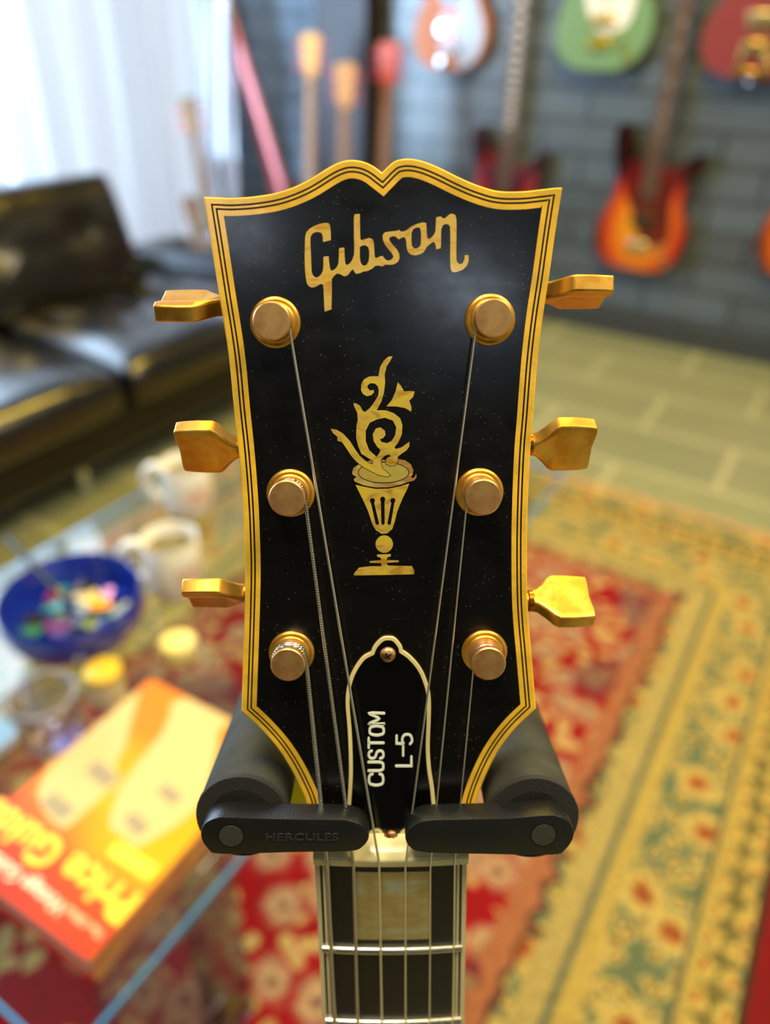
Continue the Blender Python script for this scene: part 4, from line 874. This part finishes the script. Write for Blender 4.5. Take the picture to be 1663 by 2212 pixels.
# ---- black leather sofa
def m_leather():
    k = NT('black_leather'); b = k.b; co = k.coord(); b.inputs['Base Color'].default_value = hexc('0a0908'); b.inputs['Roughness'].default_value = 0.3
    b.inputs['Coat Weight'].default_value = 0.8; b.inputs['Coat Roughness'].default_value = 0.16
    nz = k.n('ShaderNodeTexNoise', i_Scale=9.0, i_Detail=3.0); k.l(co, nz.inputs['Vector'])
    bp = k.n('ShaderNodeBump', i_Strength=0.35, i_Distance=0.02); k.l(nz.outputs[0], bp.inputs['Height']); k.l(bp.outputs[0], b.inputs['Normal'])
    return k.m
M['leather'] = m_leather()
sofa = room('leather_sofa', -1.95, 1.10)
tag(sofa, 'long low black leather sofa with tufted back cushions in front of the curtained window', 'sofa')
def cushion(name, cx, cy, cz, sx_, sy_, sz_, puff, tufts, tilt=0.0, parent=sofa, axis='z'):
    nx, ny = 18, 22; g = MB(); idx = {}
    def bulge(u, v): 
        e = (1 - abs(u) ** 4) * (1 - abs(v) ** 4); d = 0
        for tu, tv in tufts:
            r2 = ((u - tu) * sx_ / 2) ** 2 + ((v - tv) * sy_ / 2) ** 2
            d += math.exp(-r2 / 0.0022); 
            an = math.atan2((v - tv) * sy_, (u - tu) * sx_); d += 0.22 * math.exp(-r2 / 0.02) * (0.5 + 0.5 * cos(9 * an))
        return puff * e - 0.028 * min(d, 1.25) * e
    for sgn in (1, -1):
        for i in range(nx + 1):
            for j in range(ny + 1):
                u = -1 + 2 * i / nx; v = -1 + 2 * j / ny
                uu = u * (1 - 0.03 * abs(v) ** 6); vv = v * (1 - 0.03 * abs(u) ** 6)
                z = sgn * (sz_ / 2 * (0.78 if (abs(u) == 1 or abs(v) == 1) else 1) + (bulge(u, v) if sgn > 0 else 0.004))
                idx[(sgn, i, j)] = len(g.v); g.v.append(Vector((uu * sx_ / 2, vv * sy_ / 2, z)))
        for i in range(nx):
            for j in range(ny):
                q = (idx[(sgn, i, j)], idx[(sgn, i + 1, j)], idx[(sgn, i + 1, j + 1)], idx[(sgn, i, j + 1)]); g.f.append(q if sgn > 0 else q[::-1])
    for i in range(nx):
        for j in (0, ny): g.f.append((idx[(1, i, j)], idx[(-1, i, j)], idx[(-1, i + 1, j)], idx[(1, i + 1, j)]))
    for j in range(ny):
        for i in (0, nx): g.f.append((idx[(1, i, j)], idx[(1, i, j + 1)], idx[(-1, i, j + 1)], idx[(-1, i, j)]))
    m = Matrix.Translation((cx, cy, cz)) @ Matrix.Rotation(tilt, 4, 'Y')
    o = g.build(name, M['leather'], parent, xf=m, sub=1)
    for tu, tv in tufts:
        MB().sphere((tu * sx_ / 2, tv * sy_ / 2, sz_ / 2 + puff * 0.75 - 0.026), 0.012, (1, 1, .6), 12, 8).build('tuft_button', M['leather'], o, xf=m, smooth=True)
    return o
# local x towards the room, y along the sofa
Y0, Y1 = -1.55, 1.10
MB().box((0.02, (Y0 + Y1) / 2, 0.16), (0.66, Y1 - Y0, 0.13)).build('seat_base', mat('sofa_base', '0e0d0c', 0.45), sofa, bevel=0.02)
for i, (a, b_) in enumerate(((-1.55, -0.72), (-0.72, 0.13), (0.13, 0.62), (0.62, 1.10))):
    cushion('seat_cushion', 0.05, (a + b_) / 2, 0.285, 0.72, b_ - a - 0.006, 0.12, 0.035, [(-0.2, -0.5), (-0.2, 0.5), (0.45, 0.0)])
for i, (a, b_) in enumerate(((-1.55, -0.72), (-0.72, -0.02), (-0.02, 0.76))):
    cushion('back_cushion', -0.30, (a + b_) / 2, 0.50, 0.40, b_ - a - 0.008, 0.15, 0.045, [(-0.15, -0.5), (-0.15, 0.5), (0.5, 0.0)] if i != 2 else [(-0.1, -0.45), (-0.1, 0.42)], tilt=R(72))
g = MB().cyl((-0.34, 0.80, 0.36), (0.20, 0.98, 0.36), 0.085, seg=28); g.build('bolster', mat('blue_lit_leather', '17233a', 0.25, coat=0.4), sofa, bevel=0.02)  # black leather; the window's blue light is put into its colour
MB().box((-0.33, 0.95, 0.30), (0.12, 0.28, 0.26)).build('end_panel', M['leather'], sofa, bevel=0.03)
for y in (Y0 + 0.12, 0.0, Y1 - 0.12):
    MB().box((0.0, y, 0.048), (0.60, 0.03, 0.096)).build('metal_foot', M['chrome'], sofa, bevel=0.004)
MB().box((0.30, (Y0 + Y1) / 2, 0.085), (0.02, Y1 - Y0 - 0.2, 0.02)).build('metal_rail', mat('brushed_rail', '8a8a8a', 0.3, metal=1), sofa)

# ================================================================== BACKGROUND GUITARS (local x right, y out of the wall towards the room = -y, z up)
def m_burst(name, c0, c1, c2, c3, cz=0.17, w=0.17, h=0.24):
    k = NT(name); b = k.b; co = k.coord(); mp = k.n('ShaderNodeMapping'); mp.inputs['Location'].default_value = (0, 0, -cz / h); mp.inputs['Scale'].default_value = (1 / w, 0.01, 1 / h); k.l(co, mp.inputs['Vector'])
    ln = k.n('ShaderNodeVectorMath', operation='LENGTH'); k.l(mp.outputs[0], ln.inputs[0])
    k.l(k.ramp(ln.outputs['Value'], [(0.30, hexc(c0)), (0.56, hexc(c1)), (0.80, hexc(c2)), (0.97, hexc(c3))]), b.inputs['Base Color'])
    b.inputs['Roughness'].default_value = 0.15; b.inputs['Coat Weight'].default_value = 0.8; return k.m
BODY = {
 'offset': [(0, 0.0), (.07, .003), (.125, .03), (.158, .085), (.158, .145), (.132, .20), (.118, .25), (.130, .30), (.158, .345), (.165, .385), (.148, .405), (.122, .39), (.085, .36), (.045, .345), (-.032, .345), (-.062, .375), (-.085, .43), (-.108, .475), (-.138, .478), (-.152, .44), (-.140, .37), (-.120, .30), (-.122, .24), (-.148, .18), (-.168, .115), (-.150, .045), (-.095, .008)],
 'oval': [(0, 0), (.08, .005), (.14, .04), (.172, .11), (.168, .18), (.135, .24), (.122, .29), (.140, .34), (.150, .39), (.12, .42), (.07, .40), (.04, .375), (-.04, .375), (-.07, .41), (-.115, .445), (-.148, .42), (-.145, .36), (-.122, .30), (-.130, .24), (-.162, .18), (-.172, .10), (-.14, .035), (-.08, .005)],
 'horned': [(0, 0), (.08, .005), (.145, .035), (.172, .10), (.160, .165), (.128, .22), (.125, .27), (.140, .33), (.135, .385), (.11, .40), (.08, .36), (.045, .33), (-.045, .33), (-.08, .36), (-.11, .40), (-.135, .385), (-.140, .33), (-.125, .27), (-.128, .22), (-.160, .165), (-.172, .10), (-.145, .035), (-.08, .005)],
}
M['maple'] = mat('maple_neck', 'c8954e', 0.3, coat=0.4); M['rosewood'] = mat('rosewood_board', '4f3626', 0.45, var=0.3, vscale=60); M['maplehead'] = mat('amber_maple', 'cf9a2e', 0.3, coat=0.4)
M['pearlw'] = mat('white_pearl', 'dedfe2', 0.2, coat=0.5)
def elec(name, label, group, loc, rz, shape, body_m, guard=None, guard_m=None, scale=1.0, hw=M['chrome'], board=M['rosewood'], inlay='dots', nstr=4, neck_l=0.60, head_m=None, extras=None, lean=0.0, tilt=0.0, head='fan', peg_m=None, cat_='electric guitar', binding=False):
    t = empty(name, loc); t.rotation_euler = (lean, tilt, rz); t.scale = (scale,) * 3
    tag(t, label, cat_, group)
    f = lambda P: Vector((P.x, -P.z, P.y))        # drawn in x, z(up) ; thickness towards -y
    XFm = Matrix(((1, 0, 0, 0), (0, 0, -1, 0), (0, 1, 0, 0), (0, 0, 0, 1)))
    lp = ccw(cat(BODY[shape], 5, True)); jt = 0.35
    MB().prism([lp], 0.0, 0.042).build('body', body_m, t, xf=XFm, bevel=0.008, bseg=3)
    if guard: MB().prism([ccw(cat(guard, 4, True))], 0.042, 0.0445).build('pickguard', guard_m, t, xf=XFm)
    top = jt + neck_l
    g = MB(); wj, wn = 0.029, 0.022
    g.add([(-wj, jt - 0.09, 0.043), (wj, jt - 0.09, 0.043), (wn, top, 0.043), (-wn, top, 0.043), (-wj * .8, jt - 0.09, 0.022), (wj * .8, jt - 0.09, 0.022), (wn * .8, top, 0.024), (-wn * .8, top, 0.024)], [(0, 1, 2, 3), (7, 6, 5, 4), (0, 4, 5, 1), (1, 5, 6, 2), (2, 6, 7, 3), (3, 7, 4, 0)])
    g.build('neck', M['maple'], t, xf=XFm)
    g = MB(); g.add([(-wj, jt - 0.10, 0.050), (wj, jt - 0.10, 0.050), (wn, top, 0.050), (-wn, top, 0.050), (-wj, jt - 0.10, 0.043), (wj, jt - 0.10, 0.043), (wn, top, 0.043), (-wn, top, 0.043)], [(0, 1, 2, 3), (7, 6, 5, 4), (0, 4, 5, 1), (1, 5, 6, 2), (2, 6, 7, 3), (3, 7, 4, 0)])
    fbd = g.build('fretboard', board, t, xf=XFm)
    sL = (neck_l + 0.24)
    for k in range(1, 20):
        y = top - sL * (1 - 2 ** (-k / 12)); 
        if y > jt - 0.09: MB().box((0, y, 0.0505), (2 * (wn + (wj - wn) * (top - y) / (neck_l + .1)), 0.0022, 0.0015)).build('fret', M['farfret'], fbd, xf=XFm)
    for k in (3, 5, 7, 9, 12, 15, 17):
        y = top - sL * (1 - 2 ** (-(k - 0.5) / 12))
        if inlay == 'dots' and y > jt - 0.08: MB().lathe([(0.004, 0.0502), (0.0001, 0.0508)], (0, y, 0), seg=12, cap=False).build('position_inlay', M['pearlw'], fbd, xf=XFm)
    if inlay == 'blocks':
        for k in range(1, 18):
            y = top - sL * (1 - 2 ** (-(k - 0.5) / 12)); hgt = sL * 0.045 * 2 ** (-k / 12)
            if y > jt - 0.08: MB().box((0, y, 0.0504), (0.031, hgt * 0.50, 0.0010)).build('position_inlay', M['pearlw'], fbd, xf=XFm)
    # headstock
    hp = {'fan': [(-wn, 0), (wn, 0), (.030, .03), (.034, .07), (.026, .12), (.030, .165), (.012, .185), (-.012, .178), (-.034, .14), (-.044, .09), (-.040, .04)],
          'slot': [(-wn, 0), (wn, 0), (.040, .03), (.046, .09), (.052, .145), (.040, .165), (.018, .158), (0, .170), (-.018, .158), (-.040, .165), (-.052, .145), (-.046, .09), (-.040, .03)]}[head]
    hs = MB().prism([ccw([(x, y + top) for x, y in hp])], 0.026, 0.040).build('headstock', head_m or M['maplehead'], t, xf=XFm, bevel=0.002)
    for i in range(nstr):
        if head == 'fan': sd = -1; y = top + 0.035 + i * 0.13 / max(nstr - 1, 1)
        else: sd = -1 if i < nstr / 2 else 1; y = top + 0.03 + (i % ((nstr + 1) // 2)) * 0.045
        x = sd * (0.040 if head == 'fan' else 0.044)
        kx = MB().cyl((x, y, 0.033), (x + sd * 0.022, y, 0.033), 0.003, seg=10)
        kx.sphere((x + sd * 0.030, y, 0.033), 0.010, (1.0, 0.8, 0.45), 14, 10)
        kx.cyl((sd * 0.018, y, 0.040), (sd * 0.018, y, 0.049), 0.005, seg=12).build('tuning_peg', peg_m or hw, t, xf=XFm, smooth=True)
    br = MB().box((0, 0.085, 0.050), (0.075, 0.035, 0.014)); br.build('bridge', hw, t, xf=XFm, bevel=0.003)
    for y in ((0.175,) if nstr == 4 else (0.15, 0.25)):
        MB().box((0, y, 0.048), (0.085, 0.032, 0.012)).build('pickup', M['blackwood'] if nstr == 4 else hw, t, xf=XFm, bevel=0.004)
    for i in range(3):
        MB().cyl((0.075 + 0.018 * i, 0.095 - 0.03 * i, 0.043), (0.075 + 0.018 * i, 0.095 - 0.03 * i, 0.058), 0.010, 0.009, seg=16).build('control_knob', hw, t, xf=XFm, smooth=True)
    for i in range(nstr):
        u = (i - (nstr - 1) / 2) / (nstr - 1)
        MB().tube([(u * 0.052, 0.09, 0.058), (u * 0.036, top, 0.053), (u * 0.036, top + 0.02, 0.045)], 0.0008 if nstr == 4 else 0.0005, 6).build('string', M['farstring'], t, xf=XFm)
    if extras: extras(t, XFm)
    return t
RZ = YAW                                         # faces the room
wall = lambda p, z, off=0.022: W(p, Q1_ - off, z)
guardP = [(.010, .10), (.060, .09), (.095, .11), (.100, .16), (.085, .22), (.088, .28), (.115, .33), (.100, .365), (.055, .340), (.030, .350), (-.030, .345), (-.060, .37), (-.095, .33), (-.080, .26), (-.045, .20), (-.02, .14)]
GW = 'guitars hanging on the dark block wall'
elec('bass_guitar', 'three-colour sunburst bass with dark red pickguard, hanging lowest on the dark wall', GW, wall(-0.765, 0.305), RZ, 'offset', m_burst('three_tone_sunburst', 'd08a18', 'c8641a', 'a82418', '220b09', cz=0.15), guardP, mat('tortoise_guard', '6a1216', 0.2, coat=0.6, col2='3a0c10', vscale=40), scale=1.12, neck_l=0.72, cat_='bass guitar')
elec('bass_guitar', 'dark red sunburst bass with a bright block inlaid neck, partly behind the headstock', GW, wall(-1.385, 0.255), RZ, 'offset', m_burst('red_sunburst', 'c8441c', 'b02a1c', '8a1a18', '2a0d0c', cz=0.2), guardP, mat('maroon_guard', '4c1220', 0.15, coat=0.6), scale=1.12, neck_l=0.74, inlay='blocks', cat_='bass guitar')
elec('electric_guitar', 'sage green solid body electric guitar hanging on the dark wall', GW, wall(-1.055, 1.01), RZ, 'oval', mat('sage_green_paint', '6d8f6a', 0.2, coat=0.7), [(-.02, .12), (.05, .12), (.09, .15), (.10, .22), (.07, .30), (.03, .36), (-.04, .36), (-.09, .30), (-.07, .2)], M['pearlw'], scale=1.06, hw=mat('yellow_gold_hardware', 'e0c020', 0.2, metal=0.8), nstr=6, neck_l=0.42)
def vib(t, X):
    m = mat('aged_gold_vibrato', 'bfa05a', 0.25, metal=1.0)
    v = MB().box((0, 0.018, 0.047), (0.10, 0.022, 0.010)).box((-0.036, 0.055, 0.050), (0.016, 0.07, 0.014)).box((0.036, 0.055, 0.050), (0.016, 0.07, 0.014)).box((0, 0.098, 0.050), (0.09, 0.018, 0.012)).build('vibrato_tailpiece', m, t, xf=X, bevel=0.005)
    MB().tube([(0.03, 0.08, 0.062), (0.07, 0.02, 0.07), (0.10, 0.03, 0.07)], 0.004, 10).build('vibrato_arm', m, v, xf=X, smooth=True)
    MB().box((0, 0.172, 0.052), (0.10, 0.02, 0.016)).build('bridge_saddles', mat('pale_gold_bridge', 'cfc3a0', 0.25, metal=0.7), t, xf=X, bevel=0.005)
    MB().cyl((0, -0.012, 0.02), (0, 0.004, 0.02), 0.008, seg=12).build('strap_button', M['chrome'], t, xf=X, smooth=True)
elec('electric_guitar', 'cherry red double-horned electric guitar with gold vibrato, at the right edge of the wall', GW, wall(-0.500, 1.005), RZ, 'horned', mat('faded_cherry_paint', '7d383c', 0.25, coat=0.6), scale=1.10, hw=mat('aged_gold_hw', 'c9b27a', 0.25, metal=0.9), nstr=6, neck_l=0.42, extras=vib)
def mosaic(t, X):
    MB().prism([ccw(cat([(.045, .012), (.09, .022), (.14, .06), (.160, .14), (.140, .21), (.10, .29), (.05, .30), (.035, .2), (.04, .1)], 4, True))], 0.0445, 0.047).build('pearl_pickguard', mat('bright_pearl_guard', '93a2b8', 0.3, metal=0.0, coat=1), t, xf=X)
    MB().prism([ccw(cat([(-.035, .09), (0, .05), (.03, .09), (.01, .14), (.02, .2), (-.04, .2), (-.02, .14)], 4, True))], 0.0445, 0.046).build('red_guard', mat('red_guard', 'd83a36', 0.2, coat=1), t, xf=X)
    MB().lathe([(0.024, 0.043), (0.024, 0.056), (0.02, 0.06), (0.001, 0.061)], (-0.02, 0.03, 0), seg=28, cap=False).build('chrome_tailpiece', M['chrome'], t, xf=X, smooth=True)
    MB().lathe([(0.026, 0.043), (0.026, 0.056), (0.02, 0.062), (0.001, 0.063)], (-0.03, 0.15, 0), seg=28, cap=False).build('chrome_cover', M['chrome'], t, xf=X, smooth=True)
elec('electric_guitar', 'amber electric guitar with white and red pickguard and chrome, leftmost on the wall', GW, wall(-1.70, 0.985), RZ, 'oval', mat('amber_finish', 'b0683a', 0.5), scale=0.98, hw=mat('satin_chrome', 'aab2bc', 0.4, metal=0.6), nstr=6, neck_l=0.42, extras=mosaic)
elec('electric_guitar', 'orange guitar just entering the right edge of the view, lower than the red one', GW, wall(-0.135, 0.36), RZ, 'oval', m_burst('orange_burst', 'e8892a', 'dc7420', 'b85018', '4c1c0c'), scale=1.12, nstr=6, neck_l=0.46)

# guitars on floor stands by the dark pillar
def floor_stand(p, q, label):
    t = room('floor_stand', p, q); tag(t, label, 'stand', 'floor stands by the pillar')
    MB().cyl((0, 0.10, 0.02), (0, 0.06, 0.62), 0.010, seg=12).build('upright', M['standmetal'], t, smooth=True)
    for sx_ in (-1, 1):
        MB().tube([(0, 0.09, 0.2), (sx_ * 0.15, 0.16, 0.01)], 0.008, 10).build('leg', M['standmetal'], t, smooth=True)
        MB().tube([(0, 0.09, 0.12), (sx_ * 0.09, 0.02, 0.09), (sx_ * 0.10, -0.06, 0.095)], 0.008, 10).build('cradle_arm', M['foam_end'], t, smooth=True)
    MB().tube([(0, 0.09, 0.12), (0, -0.14, 0.01)], 0.008, 10).build('leg', M['standmetal'], t, smooth=True)
GF = 'guitars on floor stands by the pillar'
pinkpeg = mat('red_tuner_button', 'c8304a', 0.25, coat=0.6)
amb = mat('amber_head', 'c48400', 0.45, coat=0.0); org = mat('orange_red_head', 'b84418', 0.45, coat=0.0)
for p, q, ztop, hm, lab, lab2, sh, bm in ((-2.17, 2.90, 1.12, amb, 'amber headed guitar leftmost of the three before the dark pillar', 'black stand under the leftmost guitar before the pillar', 'oval', m_burst('honey_burst', 'd9a040', 'c88830', '8a4a1c', '3a1c0c')),
                                         (-1.925, 2.80, 1.025, amb, 'shortest amber headed guitar, in the middle before the dark pillar', 'black stand under the shortest guitar before the pillar', 'oval', mat('natural_spruce', 'c08a40', 0.3, coat=0.4)),
                                         (-1.82, 2.95, 1.10, org, 'orange-red headed guitar rightmost of the three before the dark pillar', 'black stand under the orange headed guitar before the pillar', 'offset', mat('orange_body', 'c05a24', 0.25, coat=0.5))):
    floor_stand(p, q, lab2)
    L0 = ztop - 0.115; s_ = 0.95; nl = L0 / s_ - 0.35 - 0.18
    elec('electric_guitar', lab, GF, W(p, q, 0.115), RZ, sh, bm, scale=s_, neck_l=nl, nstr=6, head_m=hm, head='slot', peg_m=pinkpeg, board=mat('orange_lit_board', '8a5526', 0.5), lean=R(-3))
floor_stand(-2.45, 2.55, 'black stand under the tilted guitar in front of the curtain')
elec('electric_guitar', 'dark headed guitar tilted in front of the white curtain', GF, W(-2.40, 2.52, 0.115), RZ, 'oval', mat('walnut_body', '5a3a1c', 0.3, coat=0.4), scale=0.9, neck_l=0.34, nstr=6, board=M['rosewood'], head_m=mat('dark_walnut_head', '3a2a12', 0.4, col2='6a5520', vscale=60), head='slot', peg_m=pinkpeg, lean=R(-3), tilt=R(-9))

# red A-frame easel and a leaning mirror in the corner
ez = room('tall_easel', -2.55, 3.02); tag(ez, 'tall red tubular easel with splayed legs in the corner by the curtain', 'easel')
redm = mat('red_tube', 'cc6a76', 0.3, coat=0.5)
for a, b_ in (((-0.20, 0, 1.32), (0.30, -0.02, 0.01)), ((-0.215, 0, 1.32), (-0.27, -0.02, 0.01)), ((-0.205, 0.02, 1.32), (-0.02, 0.24, 0.01))):
    MB().cyl(a, b_, 0.021, seg=16).build('leg', redm, ez, smooth=True)
MB().box((-0.207, 0, 1.33), (0.06, 0.05, 0.10)).build('head_clamp', M['standplastic'], ez, bevel=0.006)
MB().cyl((-0.23, -0.02, 0.30), (0.185, -0.02, 0.30), 0.012, seg=12).build('cross_bar', redm, ez, smooth=True)
mr = room('leaning_mirror', -2.72, 2.88, 0.0, R(4)); tag(mr, 'tall narrow mirror with a rounded frame leaning in the corner beside the red easel', 'mirror'); mr.rotation_euler.x = R(-5)
lp = ccw(cat([(0.0, 0.0), (0.075, 0.05), (0.10, 0.35), (0.095, 0.8), (0.07, 1.2), (0.0, 1.42), (-0.07, 1.2), (-0.095, 0.8), (-0.10, 0.35), (-0.075, 0.05)], 5, True))
XM = Matrix(((1, 0, 0, 0), (0, 0, -1, 0), (0, 1, 0, 0), (0, 0, 0, 1)))
MB().ring(lp, inset(lp, 0.012), 0.0, 0.022).build('mirror_frame', M['chrome'], mr, xf=XM, bevel=0.003)
MB().prism([inset(lp, 0.011)], 0.002, 0.012).build('mirror_glass', mat('mirror_silver', 'e8e8ec', 0.04, metal=1.0), mr, xf=XM)
